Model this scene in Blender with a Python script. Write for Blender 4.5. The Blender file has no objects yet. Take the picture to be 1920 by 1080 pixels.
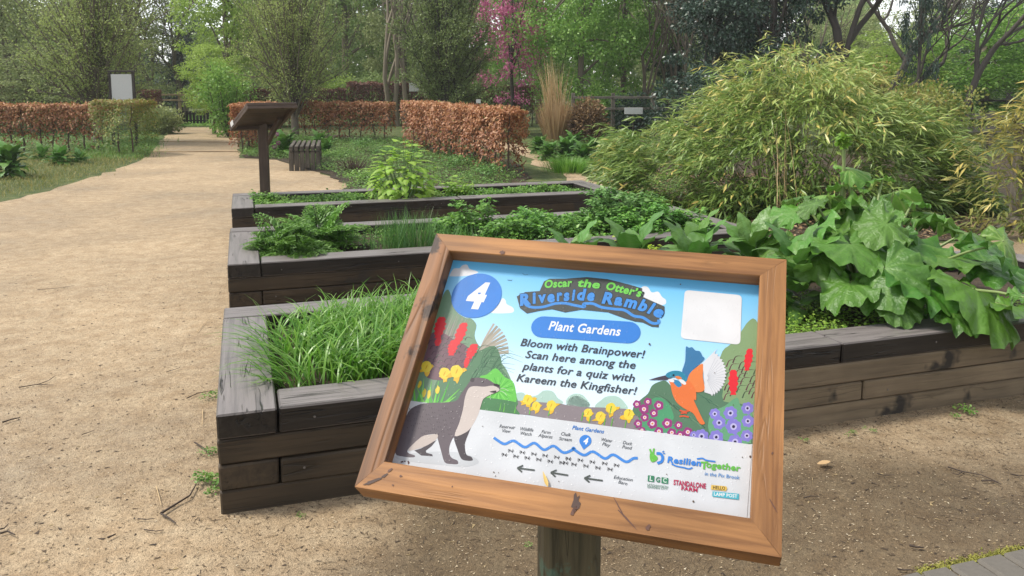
import bpy, math, random
import numpy as np
from mathutils import Vector, Matrix
rng = np.random.default_rng(7)
random.seed(7)
S = bpy.context.scene
COL = S.collection
R_ = math.radians

# ---------------------------------------------------------------- camera, sky, sun
EYE = 1.44
cam_d = bpy.data.cameras.new('camera'); cam = bpy.data.objects.new('camera', cam_d); COL.objects.link(cam)
FPX, CX, CY = 1553.0, 960.0, 360.0            # focal length and principal point in photo pixels (the photo is a lower crop)
PITCH = math.atan((CY - 159) / FPX)
cam_d.sensor_fit = 'HORIZONTAL'; cam_d.sensor_width = 36; cam_d.lens = 36 * FPX / 1920
cam_d.shift_y = -(540 - CY) / 1920
cam_d.clip_start = 0.05; cam_d.clip_end = 600
cam.location = (0, 0, EYE); cam.rotation_euler = (math.pi / 2 - PITCH, 0, 0)
S.camera = cam

SUN_EL, SUN_AZ = 56, -88        # azimuth: degrees from +Y towards +X
w = bpy.data.worlds.new('World'); S.world = w; w.use_nodes = True
nt = w.node_tree; nt.nodes.clear()
sky = nt.nodes.new('ShaderNodeTexSky'); sky.sky_type = 'NISHITA'; sky.sun_disc = False
sky.sun_elevation = R_(SUN_EL); sky.sun_rotation = R_(SUN_AZ); sky.air_density = 1.0; sky.dust_density = 0.6; sky.ozone_density = 1.0
hs = nt.nodes.new('ShaderNodeHueSaturation'); hs.inputs['Saturation'].default_value = 0.22
bg = nt.nodes.new('ShaderNodeBackground'); bg.inputs['Strength'].default_value = 0.15
wo = nt.nodes.new('ShaderNodeOutputWorld')
nt.links.new(sky.outputs[0], hs.inputs['Color']); nt.links.new(hs.outputs[0], bg.inputs['Color']); nt.links.new(bg.outputs[0], wo.inputs[0])
sd = bpy.data.lights.new('sun', 'SUN'); sun = bpy.data.objects.new('sun', sd); COL.objects.link(sun)
sd.energy = 2.3; sd.angle = R_(10); sd.color = (1.0, 0.94, 0.84)
_d = Vector((math.sin(R_(SUN_AZ)) * math.cos(R_(SUN_EL)), math.cos(R_(SUN_AZ)) * math.cos(R_(SUN_EL)), math.sin(R_(SUN_EL))))
sun.rotation_euler = _d.to_track_quat('Z', 'Y').to_euler()
S.view_settings.view_transform = 'Standard'; S.view_settings.look = 'None'
S.view_settings.gamma = 1.0; S.view_settings.use_curve_mapping = False
S.view_settings.exposure = 0.9
S.render.engine = 'CYCLES'
S.cycles.max_bounces = 6; S.cycles.transparent_max_bounces = 4; S.cycles.use_denoising = True
S.cycles.transmission_bounces = 4; S.cycles.diffuse_bounces = 3; S.cycles.glossy_bounces = 2

# ---------------------------------------------------------------- surveying helpers: a direction seen in the photo -> a place in the world
_c, _s = math.cos(PITCH), math.sin(PITCH)
def ray(x, y):
    vx, vz = (x - CX) / FPX, -(y - CY) / FPX
    return np.array([vx, _c + _s * vz, -_s + _c * vz])
def G(x, y, z=0.0):
    r = ray(x, y); t = (z - EYE) / r[2]
    return np.array([0, 0, EYE]) + t * r
def AT(x, y, Y):
    r = ray(x, y); t = Y / r[1]
    return np.array([0, 0, EYE]) + t * r

# ---------------------------------------------------------------- object helpers
def link(o, parent=None):
    COL.objects.link(o)
    if parent is not None: o.parent = parent
    return o
def tag(o, label=None, cat=None, group=None, kind=None):
    if label: o['label'] = label
    if cat: o['category'] = cat
    if group: o['group'] = group
    if kind: o['kind'] = kind
    return o
def thing(name, loc, label, cat, group=None, rz=0.0):
    o = bpy.data.objects.new(name, None); o.empty_display_size = 0.1
    o.location = tuple(float(v) for v in loc); o.rotation_euler = (0, 0, rz)
    link(o); return tag(o, label, cat, group)
def mesh(name, V, F, mat=None, attrs=None, smooth=False, mi=None):
    """V (n,3) array; F (m,k) int array or list of tuples"""
    me = bpy.data.meshes.new(name)
    V = np.asarray(V, np.float32)
    if isinstance(F, np.ndarray):
        m, k = F.shape
        me.vertices.add(len(V)); me.vertices.foreach_set('co', V.ravel())
        me.loops.add(m * k); me.loops.foreach_set('vertex_index', F.astype(np.int32).ravel())
        me.polygons.add(m); me.polygons.foreach_set('loop_start', np.arange(0, m * k, k, dtype=np.int32))
        me.polygons.foreach_set('loop_total', np.full(m, k, np.int32))
    else:
        me.from_pydata(V.tolist(), [], [tuple(int(i) for i in f) for f in F])
    if attrs:
        for an, av in attrs.items():
            a = me.attributes.new(an, 'FLOAT', 'POINT'); a.data.foreach_set('value', np.asarray(av, np.float32))
    if smooth: me.polygons.foreach_set('use_smooth', np.ones(len(me.polygons), bool))
    mats = mat if isinstance(mat, (list, tuple)) else ([mat] if mat else [])
    for q in mats: me.materials.append(q)
    if mi is not None: me.polygons.foreach_set('material_index', np.asarray(mi, np.int32))
    me.validate(); me.update(calc_edges=True)
    return me
def obj(name, me, parent=None, loc=(0, 0, 0), rot=(0, 0, 0), scale=(1, 1, 1)):
    o = bpy.data.objects.new(name, me); o.location = tuple(float(v) for v in loc)
    o.rotation_euler = rot; o.scale = scale
    return link(o, parent)

# ---------------------------------------------------------------- materials
def _mat(name):
    m = bpy.data.materials.new(name); m.use_nodes = True
    n = m.node_tree.nodes; b = n['Principled BSDF']; return m, m.node_tree, n, b
def _n(nt, typ, **kw):
    q = nt.nodes.new(typ)
    for k, v in kw.items():
        if hasattr(q, k): setattr(q, k, v)
        else: q.inputs[k.replace('_', ' ')].default_value = v
    return q
def ramp(nt, stops, interp='LINEAR'):
    r = nt.nodes.new('ShaderNodeValToRGB'); cr = r.color_ramp; cr.interpolation = interp
    while len(cr.elements) > 1: cr.elements.remove(cr.elements[-1])
    cr.elements[0].position = stops[0][0]; cr.elements[0].color = (*stops[0][1], 1)
    for p, c in stops[1:]:
        e = cr.elements.new(p); e.color = (*c, 1)
    return r
def g3(v): return (v, v, v)
def plain(name, col, rough=0.6, spec=0.5, metal=0.0):
    m, nt, n, b = _mat(name)
    b.inputs['Base Color'].default_value = (*col, 1); b.inputs['Roughness'].default_value = rough
    b.inputs['Specular IOR Level'].default_value = spec; b.inputs['Metallic'].default_value = metal
    no = _n(nt, 'ShaderNodeTexNoise', Scale=60.0, Detail=4.0)
    co = _n(nt, 'ShaderNodeTexCoord'); nt.links.new(co.outputs['Object'], no.inputs['Vector'])
    mx = _n(nt, 'ShaderNodeMix', data_type='RGBA', blend_type='MULTIPLY'); mx.inputs[0].default_value = 0.35
    mx.inputs[6].default_value = (*col, 1); nt.links.new(no.outputs['Fac'], mx.inputs[7])
    rp = ramp(nt, [(0.3, g3(0.7)), (0.65, g3(1.1))]); nt.links.new(no.outputs['Fac'], rp.inputs[0]); nt.links.new(rp.outputs[0], mx.inputs[7])
    nt.links.new(mx.outputs[2], b.inputs['Base Color'])
    return m
def leafmat(name, stops, rough=0.5, trans=0.35, spec=0.5, hue_rand=0.0, vein=None, backpale=None):
    """colour ramp driven by the per-leaf 'tint' attribute"""
    m, nt, n, b = _mat(name)
    a = _n(nt, 'ShaderNodeAttribute', attribute_name='tint'); r = ramp(nt, stops)
    nt.links.new(a.outputs['Fac'], r.inputs[0]); col = r.outputs[0]
    oi = _n(nt, 'ShaderNodeObjectInfo')
    mr = _n(nt, 'ShaderNodeMapRange'); mr.inputs[3].default_value = 1 - hue_rand; mr.inputs[4].default_value = 1 + hue_rand
    nt.links.new(oi.outputs['Random'], mr.inputs[0])
    h = _n(nt, 'ShaderNodeHueSaturation'); nt.links.new(mr.outputs[0], h.inputs['Value']); nt.links.new(col, h.inputs['Color'])
    if hue_rand:
        mh = _n(nt, 'ShaderNodeMapRange'); mh.inputs[3].default_value = 0.5 - hue_rand * 0.05; mh.inputs[4].default_value = 0.5 + hue_rand * 0.05
        mm = _n(nt, 'ShaderNodeMath', operation='FRACT'); m7 = _n(nt, 'ShaderNodeMath', operation='MULTIPLY'); m7.inputs[1].default_value = 7.3
        nt.links.new(oi.outputs['Random'], m7.inputs[0]); nt.links.new(m7.outputs[0], mm.inputs[0]); nt.links.new(mm.outputs[0], mh.inputs[0])
        nt.links.new(mh.outputs[0], h.inputs['Hue'])
    col = h.outputs[0]
    if vein:
        va = _n(nt, 'ShaderNodeAttribute', attribute_name='vein')
        mx = _n(nt, 'ShaderNodeMix', data_type='RGBA'); nt.links.new(va.outputs['Fac'], mx.inputs[0]); nt.links.new(col, mx.inputs[6]); mx.inputs[7].default_value = (*vein, 1)
        col = mx.outputs[2]
        bn = _n(nt, 'ShaderNodeTexNoise', Scale=9.0, Detail=3.0, Distortion=0.5); co = _n(nt, 'ShaderNodeTexCoord'); nt.links.new(co.outputs['Object'], bn.inputs['Vector'])
        bp = _n(nt, 'ShaderNodeBump', Strength=0.35, Distance=0.025); nt.links.new(bn.outputs['Fac'], bp.inputs['Height']); nt.links.new(bp.outputs[0], b.inputs['Normal'])
    nt.links.new(col, b.inputs['Base Color'])
    b.inputs['Roughness'].default_value = rough; b.inputs['Specular IOR Level'].default_value = spec
    if trans > 0:
        t = _n(nt, 'ShaderNodeBsdfTranslucent'); nt.links.new(col, t.inputs['Color'])
        ms = _n(nt, 'ShaderNodeMixShader'); ms.inputs[0].default_value = trans
        nt.links.new(b.outputs[0], ms.inputs[1]); nt.links.new(t.outputs[0], ms.inputs[2])
        nt.links.new(ms.outputs[0], n['Material Output'].inputs['Surface'])
    return m
def woodmat(name, light, dark, rough=(0.3, 0.6), cracks=0.8, gscale=1.0, stain=None, bump=0.004, knots=False, topgrey=None, spec=0.3):
    """grain runs along object X"""
    m, nt, n, b = _mat(name); L = nt.links.new
    co = _n(nt, 'ShaderNodeTexCoord'); oi = _n(nt, 'ShaderNodeObjectInfo')
    vm = _n(nt, 'ShaderNodeVectorMath', operation='SCALE'); vm.inputs[0].default_value = (37, 11, 5); L(oi.outputs['Random'], vm.inputs['Scale'])
    va = _n(nt, 'ShaderNodeVectorMath', operation='ADD'); L(co.outputs['Object'], va.inputs[0]); L(vm.outputs[0], va.inputs[1])
    def stretched(sx, sy):
        mp = _n(nt, 'ShaderNodeMapping'); mp.inputs['Scale'].default_value = (sx, sy, sy); L(va.outputs[0], mp.inputs[0]); return mp.outputs[0]
    gr = _n(nt, 'ShaderNodeTexNoise', Scale=1.0, Detail=6.0, Roughness=0.62, Distortion=0.4); L(stretched(2.2 * gscale, 42 * gscale), gr.inputs['Vector'])
    r = ramp(nt, [(0.28, dark), (0.5, tuple(0.5 * (a + c) for a, c in zip(light, dark))), (0.74, light)]); L(gr.outputs['Fac'], r.inputs[0])
    big = _n(nt, 'ShaderNodeTexNoise', Scale=3.0, Detail=3.0); L(va.outputs[0], big.inputs['Vector'])
    rb = ramp(nt, [(0.3, g3(0.62)), (0.68, g3(1.25))]); L(big.outputs['Fac'], rb.inputs[0])
    m1 = _n(nt, 'ShaderNodeMix', data_type='RGBA', blend_type='MULTIPLY'); m1.inputs[0].default_value = 0.8; L(r.outputs[0], m1.inputs[6]); L(rb.outputs[0], m1.inputs[7])
    col = m1.outputs[2]
    # drying cracks: thin lines along the grain
    ck = _n(nt, 'ShaderNodeTexNoise', Scale=1.0, Detail=2.0, Distortion=0.6); L(stretched(1.6 * gscale, 30 * gscale), ck.inputs['Vector'])
    rc = ramp(nt, [(0.475, g3(0)), (0.5, g3(1)), (0.525, g3(0))]); L(ck.outputs['Fac'], rc.inputs[0])
    km = _n(nt, 'ShaderNodeTexNoise', Scale=1.0, Detail=2.0); L(stretched(3.5 * gscale, 12 * gscale), km.inputs['Vector'])
    rk = ramp(nt, [(0.5, g3(0)), (0.58, g3(1))]); L(km.outputs['Fac'], rk.inputs[0])
    cm = _n(nt, 'ShaderNodeMath', operation='MULTIPLY'); L(rc.outputs[0], cm.inputs[0]); L(rk.outputs[0], cm.inputs[1])
    cs = _n(nt, 'ShaderNodeMath', operation='MULTIPLY'); cs.inputs[1].default_value = cracks; L(cm.outputs[0], cs.inputs[0])
    m2 = _n(nt, 'ShaderNodeMix', data_type='RGBA'); L(cs.outputs[0], m2.inputs[0]); L(col, m2.inputs[6]); m2.inputs[7].default_value = tuple(0.2 * c for c in dark) + (1,)
    col = m2.outputs[2]
    if stain:
        sn = _n(nt, 'ShaderNodeTexNoise', Scale=stain[1], Detail=5.0, Roughness=0.6); L(co.outputs['Object'] if not stain[3:] else va.outputs[0], sn.inputs['Vector'])
        rs = ramp(nt, [(stain[2] - 0.02, g3(0)), (stain[2] + 0.02, g3(1))]); L(sn.outputs['Fac'], rs.inputs[0])
        m3 = _n(nt, 'ShaderNodeMix', data_type='RGBA'); L(rs.outputs[0], m3.inputs[0]); L(col, m3.inputs[6]); m3.inputs[7].default_value = (*stain[0], 1)
        col = m3.outputs[2]
    b.inputs['Specular IOR Level'].default_value = spec
    if topgrey:             # grey upper side: weathering, plus sky reflection off wet wood painted into the colour
        ge = _n(nt, 'ShaderNodeNewGeometry'); sz = _n(nt, 'ShaderNodeSeparateXYZ'); L(ge.outputs['True Normal'], sz.inputs[0])
        ab = _n(nt, 'ShaderNodeMath', operation='ABSOLUTE'); L(sz.outputs[2], ab.inputs[0])
        rt = ramp(nt, [(0.5, g3(0)), (0.9, g3(1))]); L(ab.outputs[0], rt.inputs[0])
        r3 = ramp(nt, [(0.25, tuple(0.45 * c for c in topgrey)), (0.5, topgrey), (0.75, tuple(1.25 * c for c in topgrey))]); L(gr.outputs['Fac'], r3.inputs[0])
        m4 = _n(nt, 'ShaderNodeMix', data_type='RGBA'); L(cs.outputs[0], m4.inputs[0]); L(r3.outputs[0], m4.inputs[6]); m4.inputs[7].default_value = tuple(0.08 * c for c in topgrey) + (1,)
        m5 = _n(nt, 'ShaderNodeMix', data_type='RGBA'); L(rt.outputs[0], m5.inputs[0]); L(col, m5.inputs[6]); L(m4.outputs[2], m5.inputs[7]); col = m5.outputs[2]
    L(col, b.inputs['Base Color'])
    rr = _n(nt, 'ShaderNodeMapRange'); rr.inputs[3].default_value = rough[0]; rr.inputs[4].default_value = rough[1]; L(gr.outputs['Fac'], rr.inputs[0]); L(rr.outputs[0], b.inputs['Roughness'])
    hsum = _n(nt, 'ShaderNodeMath', operation='SUBTRACT'); L(gr.outputs['Fac'], hsum.inputs[0])
    c3 = _n(nt, 'ShaderNodeMath', operation='MULTIPLY'); c3.inputs[1].default_value = 2.2 * cracks; L(cm.outputs[0], c3.inputs[0]); L(c3.outputs[0], hsum.inputs[1])
    bp = _n(nt, 'ShaderNodeBump', Strength=0.7, Distance=bump); L(hsum.outputs[0], bp.inputs['Height']); L(bp.outputs[0], b.inputs['Normal'])
    return m
def groundmat(name, cols, scales=(0.35, 6, 60, 260), rough=0.85, wet=None, bump=0.006, damp=None):
    m, nt, n, b = _mat(name); L = nt.links.new
    co = _n(nt, 'ShaderNodeTexCoord').outputs['Object']
    def nz(sc, det=4, ro=0.6):
        q = _n(nt, 'ShaderNodeTexNoise', Scale=float(sc), Detail=float(det), Roughness=ro); L(co, q.inputs['Vector']); return q.outputs['Fac']
    n0, n1, n2, n3 = nz(scales[0], 5), nz(scales[1], 5), nz(scales[2], 3), nz(scales[3], 2)
    r0 = ramp(nt, [(0.32, cols[0]), (0.5, cols[1]), (0.68, cols[2])]); L(n1, r0.inputs[0])
    def mul(col, fac, lo, hi, a=0.3, z=0.7):
        rr = ramp(nt, [(a, g3(lo)), (z, g3(hi))]); L(fac, rr.inputs[0])
        q = _n(nt, 'ShaderNodeMix', data_type='RGBA', blend_type='MULTIPLY'); q.inputs[0].default_value = 1; L(col, q.inputs[6]); L(rr.outputs[0], q.inputs[7]); return q.outputs[2]
    col = mul(r0.outputs[0], n0, 0.76, 1.16, 0.36, 0.64)
    col = mul(col, n2, 0.8, 1.2)
    col = mul(col, n3, 0.7, 1.28)
    # dark crumbs of bark and pale stone chips
    vo = _n(nt, 'ShaderNodeTexVoronoi', Scale=75.0); L(co, vo.inputs['Vector'])
    rv = ramp(nt, [(0.10, g3(1)), (0.16, g3(0))]); L(vo.outputs['Distance'], rv.inputs[0])
    sp = _n(nt, 'ShaderNodeSeparateColor'); L(vo.outputs['Color'], sp.inputs[0])
    rg = ramp(nt, [(0.80, g3(0)), (0.84, g3(1))]); L(sp.outputs[0], rg.inputs[0])
    mm = _n(nt, 'ShaderNodeMath', operation='MULTIPLY'); L(rv.outputs[0], mm.inputs[0]); L(rg.outputs[0], mm.inputs[1])
    q = _n(nt, 'ShaderNodeMix', data_type='RGBA'); L(mm.outputs[0], q.inputs[0]); L(col, q.inputs[6]); q.inputs[7].default_value = tuple(0.28 * c for c in cols[0]) + (1,)
    col = q.outputs[2]
    rbase = rough
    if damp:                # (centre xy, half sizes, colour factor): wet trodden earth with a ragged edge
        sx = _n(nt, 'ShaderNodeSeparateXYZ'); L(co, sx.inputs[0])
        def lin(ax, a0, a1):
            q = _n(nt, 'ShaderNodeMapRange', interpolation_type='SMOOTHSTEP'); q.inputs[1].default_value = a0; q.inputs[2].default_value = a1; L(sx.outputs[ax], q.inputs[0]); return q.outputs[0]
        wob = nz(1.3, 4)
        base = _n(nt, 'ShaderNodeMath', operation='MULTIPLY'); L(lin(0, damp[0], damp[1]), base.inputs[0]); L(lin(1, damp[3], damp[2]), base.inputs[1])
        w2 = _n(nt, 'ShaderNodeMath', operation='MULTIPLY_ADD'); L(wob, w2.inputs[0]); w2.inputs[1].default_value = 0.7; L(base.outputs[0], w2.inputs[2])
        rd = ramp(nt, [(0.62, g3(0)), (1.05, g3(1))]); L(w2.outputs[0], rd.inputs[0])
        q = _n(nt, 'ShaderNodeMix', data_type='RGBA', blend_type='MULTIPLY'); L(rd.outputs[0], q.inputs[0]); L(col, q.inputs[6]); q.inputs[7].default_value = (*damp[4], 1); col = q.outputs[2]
    L(col, b.inputs['Base Color'])
    rr = _n(nt, 'ShaderNodeMapRange'); rr.inputs[1].default_value = 0.36; rr.inputs[2].default_value = 0.5; rr.inputs[3].default_value = wet if wet else rough; rr.inputs[4].default_value = rough
    L(n0, rr.inputs[0]); L(rr.outputs[0], b.inputs['Roughness'])
    ad = _n(nt, 'ShaderNodeMath', operation='ADD'); L(n2, ad.inputs[0]); L(n3, ad.inputs[1])
    bp = _n(nt, 'ShaderNodeBump', Strength=0.9, Distance=bump); L(ad.outputs[0], bp.inputs['Height']); L(bp.outputs[0], b.inputs['Normal'])
    b.inputs['Specular IOR Level'].default_value = 0.35
    return m

# ---------------------------------------------------------------- geometry helpers
def unit(a): return a / (np.linalg.norm(a, axis=-1, keepdims=True) + 1e-9)
def frames(d, up):
    """columns: x = side, y = d (leaf length), z = normal close to up"""
    y = unit(d); x = unit(np.cross(y, up)); z = np.cross(x, y)
    return np.stack([x, y, z], -1)
def scatter(tv, tf, pos, rot, scale, tint=None, extra=None, axis_scale=None):
    """many copies of a template as one vertex / face array"""
    N, n = len(pos), len(tv)
    t = np.broadcast_to(tv, (N, n, 3)) if tv.ndim == 2 else tv
    sc = np.asarray(scale, float)
    t = t * (sc[:, None, None] if sc.ndim == 1 else sc[:, None, :])
    V = np.einsum('nij,nkj->nki', rot, t) + pos[:, None, :]
    F = (tf[None] + (np.arange(N) * n)[:, None, None]).reshape(-1, tf.shape[1])
    tint = rng.random(N) if tint is None else tint
    return V.reshape(-1, 3), F, np.repeat(tint, n)
def merge(*parts):
    Vs, Fs, Ts, o = [], [], [], 0
    for V, F, T in parts:
        Vs.append(V); Fs.append(F + o); Ts.append(T); o += len(V)
    return np.concatenate(Vs), np.concatenate(Fs), np.concatenate(Ts)
def leaf_t(ns=2, wide=0.3, fold=0.15, droop=0.1, shape='oval'):
    """unit-long leaf along +Y: two quads wide, folded on the midrib"""
    t = np.linspace(0, 1, ns + 1)
    if shape == 'oval': wd = wide * np.sin(np.pi * np.clip(t, 0.06, 0.97)) ** 0.8
    elif shape == 'lance': wd = wide * np.sin(np.pi * np.clip(t ** 0.6, 0.08, 0.985))
    else: wd = wide * (1 - t) ** 0.6 * np.minimum(1, 0.4 + t * 3)
    V = []
    for ti, wi in zip(t, wd):
        z = -droop * ti * ti
        V += [(-wi, ti, z + fold * wi), (0, ti, z), (wi, ti, z + fold * wi)]
    F = []
    for i in range(ns):
        a = 3 * i
        F += [(a, a + 1, a + 4, a + 3), (a + 1, a + 2, a + 5, a + 4)]
    return np.array(V, float), np.array(F)
DIA = (np.array([(0, 0, 0), (0.32, 0.45, 0.08), (0, 1, -0.05), (-0.32, 0.45, 0.08)], float), np.array([(0, 1, 2, 3)]))
def rdir(n, zmin=-1.0, zmax=1.0):
    z = rng.uniform(zmin, zmax, n); a = rng.uniform(0, 2 * np.pi, n); r = np.sqrt(1 - z * z)
    return np.stack([r * np.cos(a), r * np.sin(a), z], -1)
def tubes(lines, sides=5):
    """lines: list of (points (k,3), radii (k,)) -> V,F,T"""
    Vs, Fs, o = [], [], 0
    ang = np.linspace(0, 2 * np.pi, sides, endpoint=False)
    for P, r in lines:
        P = np.asarray(P, float); k = len(P); r = np.broadcast_to(np.asarray(r, float), (k,))
        d = np.gradient(P, axis=0); d = unit(d)
        ref = np.array([0, 0, 1.0]) if abs(d[0][2]) < 0.9 else np.array([1.0, 0, 0])
        x = unit(np.cross(d, ref)); y = np.cross(d, x)
        ring = P[:, None] + r[:, None, None] * (np.cos(ang)[None, :, None] * x[:, None] + np.sin(ang)[None, :, None] * y[:, None])
        Vs.append(ring.reshape(-1, 3))
        i = np.arange(k - 1)[:, None] * sides; j = np.arange(sides)[None]; j2 = (j + 1) % sides
        Fs.append(np.stack([i + j, i + j2, i + sides + j2, i + sides + j], -1).reshape(-1, 4) + o)
        o += k * sides
    V = np.concatenate(Vs); return V, np.concatenate(Fs), np.full(len(V), 0.5)
def tm(name, parts, mat, smooth=False):
    V, F, T = parts; return mesh(name, V, F, mat, {'tint': T}, smooth)
def cbox(lx, ly, lz, ch=0.006, jit=0.0, seg=1):
    """chamfered box centred at origin, X long; returns V,F(list). 24 verts"""
    V, F = [], []; h = np.array([lx, ly, lz]) / 2
    idx = {}
    for sx in (-1, 1):
        for sy in (-1, 1):
            for sz in (-1, 1):
                s = np.array([sx, sy, sz]); j = np.random.default_rng(abs(hash((sx, sy, sz, round(lx, 3)))) % 9999).uniform(-jit, jit, 3) if jit else 0
                for ax in range(3):
                    p = s * (h - ch); p[ax] = s[ax] * h[ax]; idx[(sx, sy, sz, ax)] = len(V); V.append(p + j)
    def face(ax, sg):
        o = [a for a in range(3) if a != ax]; out = []
        for a, c in ((-1, -1), (1, -1), (1, 1), (-1, 1)):
            k = [0, 0, 0]; k[ax] = sg; k[o[0]] = a; k[o[1]] = c; out.append(idx[(*k, ax)])
        return out
    for ax in range(3):
        for sg in (-1, 1):
            f = face(ax, sg); F.append(f if (sg > 0) != (ax == 1) else f[::-1])
    for ax in range(3):          # edges along ax
        o = [a for a in range(3) if a != ax]
        for a in (-1, 1):
            for c in (-1, 1):
                k0 = [0, 0, 0]; k1 = [0, 0, 0]; k0[ax] = -1; k1[ax] = 1
                for k in (k0, k1): k[o[0]] = a; k[o[1]] = c
                F.append([idx[(*k0, o[0])], idx[(*k1, o[0])], idx[(*k1, o[1])], idx[(*k0, o[1])]])
    for sx in (-1, 1):
        for sy in (-1, 1):
            for sz in (-1, 1): F.append([idx[(sx, sy, sz, a)] for a in range(3)])
    return np.array(V), F
def boxmesh(name, lx, ly, lz, mat, ch=0.006, jit=0.0):
    V, F = cbox(lx, ly, lz, ch, jit); return mesh(name, V, F, mat)
def beam(name, a, c, w, h, mat, parent=None, ch=0.004, jit=0.0, up=(0, 0, 1)):
    """box from point a to point c; w across, h along up"""
    a = np.asarray(a, float); c = np.asarray(c, float); d = c - a; L = np.linalg.norm(d)
    x = Vector(d / L); z = Vector(up); y = z.cross(x).normalized(); z = x.cross(y)
    o = obj(name, boxmesh(name, L, w, h, mat, ch, jit), parent)
    M = Matrix((x, y, z)).transposed().to_4x4(); M.translation = Vector((a + c) / 2)
    if parent is not None: M = parent.matrix_basis.inverted() @ M
    o.matrix_basis = M
    return o
def smooth_closed(P, sub=5):
    P = np.asarray(P, float); n = len(P); out = []
    for i in range(n):
        p0, p1, p2, p3 = P[i - 1], P[i], P[(i + 1) % n], P[(i + 2) % n]
        for t in np.linspace(0, 1, sub, endpoint=False):
            out.append(0.5 * (2 * p1 + (p2 - p0) * t + (2 * p0 - 5 * p1 + 4 * p2 - p3) * t * t + (-p0 + 3 * p1 - 3 * p2 + p3) * t ** 3))
    return np.array(out)
def smooth_open(P, sub=6):
    P = np.asarray(P, float); Q = np.vstack([2 * P[0] - P[1], P, 2 * P[-1] - P[-2]]); out = []
    for i in range(1, len(Q) - 2):
        p0, p1, p2, p3 = Q[i - 1], Q[i], Q[i + 1], Q[i + 2]
        for t in np.linspace(0, 1, sub, endpoint=False):
            out.append(0.5 * (2 * p1 + (p2 - p0) * t + (2 * p0 - 5 * p1 + 4 * p2 - p3) * t * t + (-p0 + 3 * p1 - 3 * p2 + p3) * t ** 3))
    out.append(P[-1]); return np.array(out)
def inside(P, X, Y):
    r = np.zeros(len(X), bool); n = len(P); j = n - 1
    for i in range(n):
        a = (P[i][1] > Y) != (P[j][1] > Y)
        with np.errstate(divide='ignore', invalid='ignore'):
            r ^= a & (X < (P[j][0] - P[i][0]) * (Y - P[i][1]) / (P[j][1] - P[i][1] + 1e-12) + P[i][0])
        j = i
    return r
def in_poly(P, n):
    P = np.asarray(P); lo, hi = P[:, :2].min(0), P[:, :2].max(0); out = np.zeros((0, 2))
    while len(out) < n:
        q = rng.uniform(lo, hi, (n * 2, 2)); out = np.vstack([out, q[inside(P, q[:, 0], q[:, 1])]])
    return out[:n]
# ================================================================ materials in use
M = {}
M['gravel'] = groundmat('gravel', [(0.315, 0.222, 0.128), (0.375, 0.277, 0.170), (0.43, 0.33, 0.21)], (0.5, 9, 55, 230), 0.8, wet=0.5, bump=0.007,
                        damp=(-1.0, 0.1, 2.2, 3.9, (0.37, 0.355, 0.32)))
M['earth'] = groundmat('earth', [(0.035, 0.027, 0.017), (0.06, 0.043, 0.026), (0.10, 0.07, 0.04)], (0.5, 8, 50, 160), 0.9, bump=0.012)
M['grassground'] = groundmat('grass_ground', [(0.05, 0.075, 0.02), (0.08, 0.11, 0.03), (0.15, 0.15, 0.055)], (0.5, 5, 40, 120), 0.9, bump=0.012)
M['sleeper'] = woodmat('wet_sleeper', (0.030, 0.024, 0.019), (0.010, 0.008, 0.007), rough=(0.28, 0.5), cracks=1.0, gscale=1.0, bump=0.004, topgrey=(0.175, 0.155, 0.148))
M['sleeper_face'] = woodmat('damp_sleeper', (0.064, 0.045, 0.027), (0.024, 0.017, 0.010), rough=(0.55, 0.8), cracks=0.5, gscale=0.9, bump=0.003, stain=((0.025, 0.021, 0.017), 2.2, 0.60))
M['sleeper_dry'] = woodmat('weathered_sleeper', (0.20, 0.150, 0.095), (0.11, 0.082, 0.052), rough=(0.7, 0.9), cracks=0.3, gscale=0.9, bump=0.003, stain=((0.03, 0.025, 0.02), 1.7, 0.60))
M['oak'] = woodmat('oak_frame', (0.385, 0.185, 0.066), (0.15, 0.064, 0.024), rough=(0.4, 0.6), cracks=0.25, gscale=1.6, bump=0.0012)
M['oak_dark'] = woodmat('oak_frame_weathered', (0.36, 0.165, 0.068), (0.022, 0.012, 0.008), rough=(0.4, 0.6), cracks=0.4, gscale=0.62, bump=0.0012, stain=((0.035, 0.017, 0.010), 7.0, 0.56, 1))
M['greenpost'] = woodmat('green_treated_post', (0.11, 0.09, 0.05), (0.03, 0.028, 0.016), rough=(0.5, 0.7), cracks=0.5, gscale=1.2, bump=0.002, stain=((0.07, 0.12, 0.085), 9.0, 0.64))
M['brownwood'] = woodmat('brown_stained_wood', (0.095, 0.062, 0.045), (0.04, 0.027, 0.02), rough=(0.45, 0.65), cracks=0.5)
M['greywood'] = woodmat('grey_wood', (0.24, 0.21, 0.17), (0.09, 0.078, 0.062), rough=(0.6, 0.8), cracks=0.6)
M['benchwood'] = woodmat('old_bench_wood', (0.13, 0.112, 0.088), (0.042, 0.036, 0.028), rough=(0.6, 0.8), cracks=0.6)
M['darkwood'] = woodmat('dark_wood', (0.06, 0.05, 0.042), (0.028, 0.024, 0.02), rough=(0.6, 0.8), cracks=0.5)
M['railwood'] = woodmat('pale_rail', (0.42, 0.31, 0.18), (0.25, 0.18, 0.11), rough=(0.6, 0.8), cracks=0.4)
M['bark'] = plain('bark', (0.14, 0.115, 0.085), 0.85)
M['darkbark'] = plain('dark_bark', (0.06, 0.05, 0.042), 0.85)
M['palebark'] = plain('pale_bark', (0.21, 0.175, 0.125), 0.85)
M['twig'] = plain('twig', (0.055, 0.038, 0.028), 0.8)
M['straw'] = plain('straw', (0.50, 0.36, 0.19), 0.6)
M['stone'] = plain('stone_chip', (0.40, 0.33, 0.24), 0.8)
M['paver'] = plain('grey_paver', (0.125, 0.112, 0.094), 0.8)
M['white'] = plain('white_paint', (0.5, 0.5, 0.48), 0.5)

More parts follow.
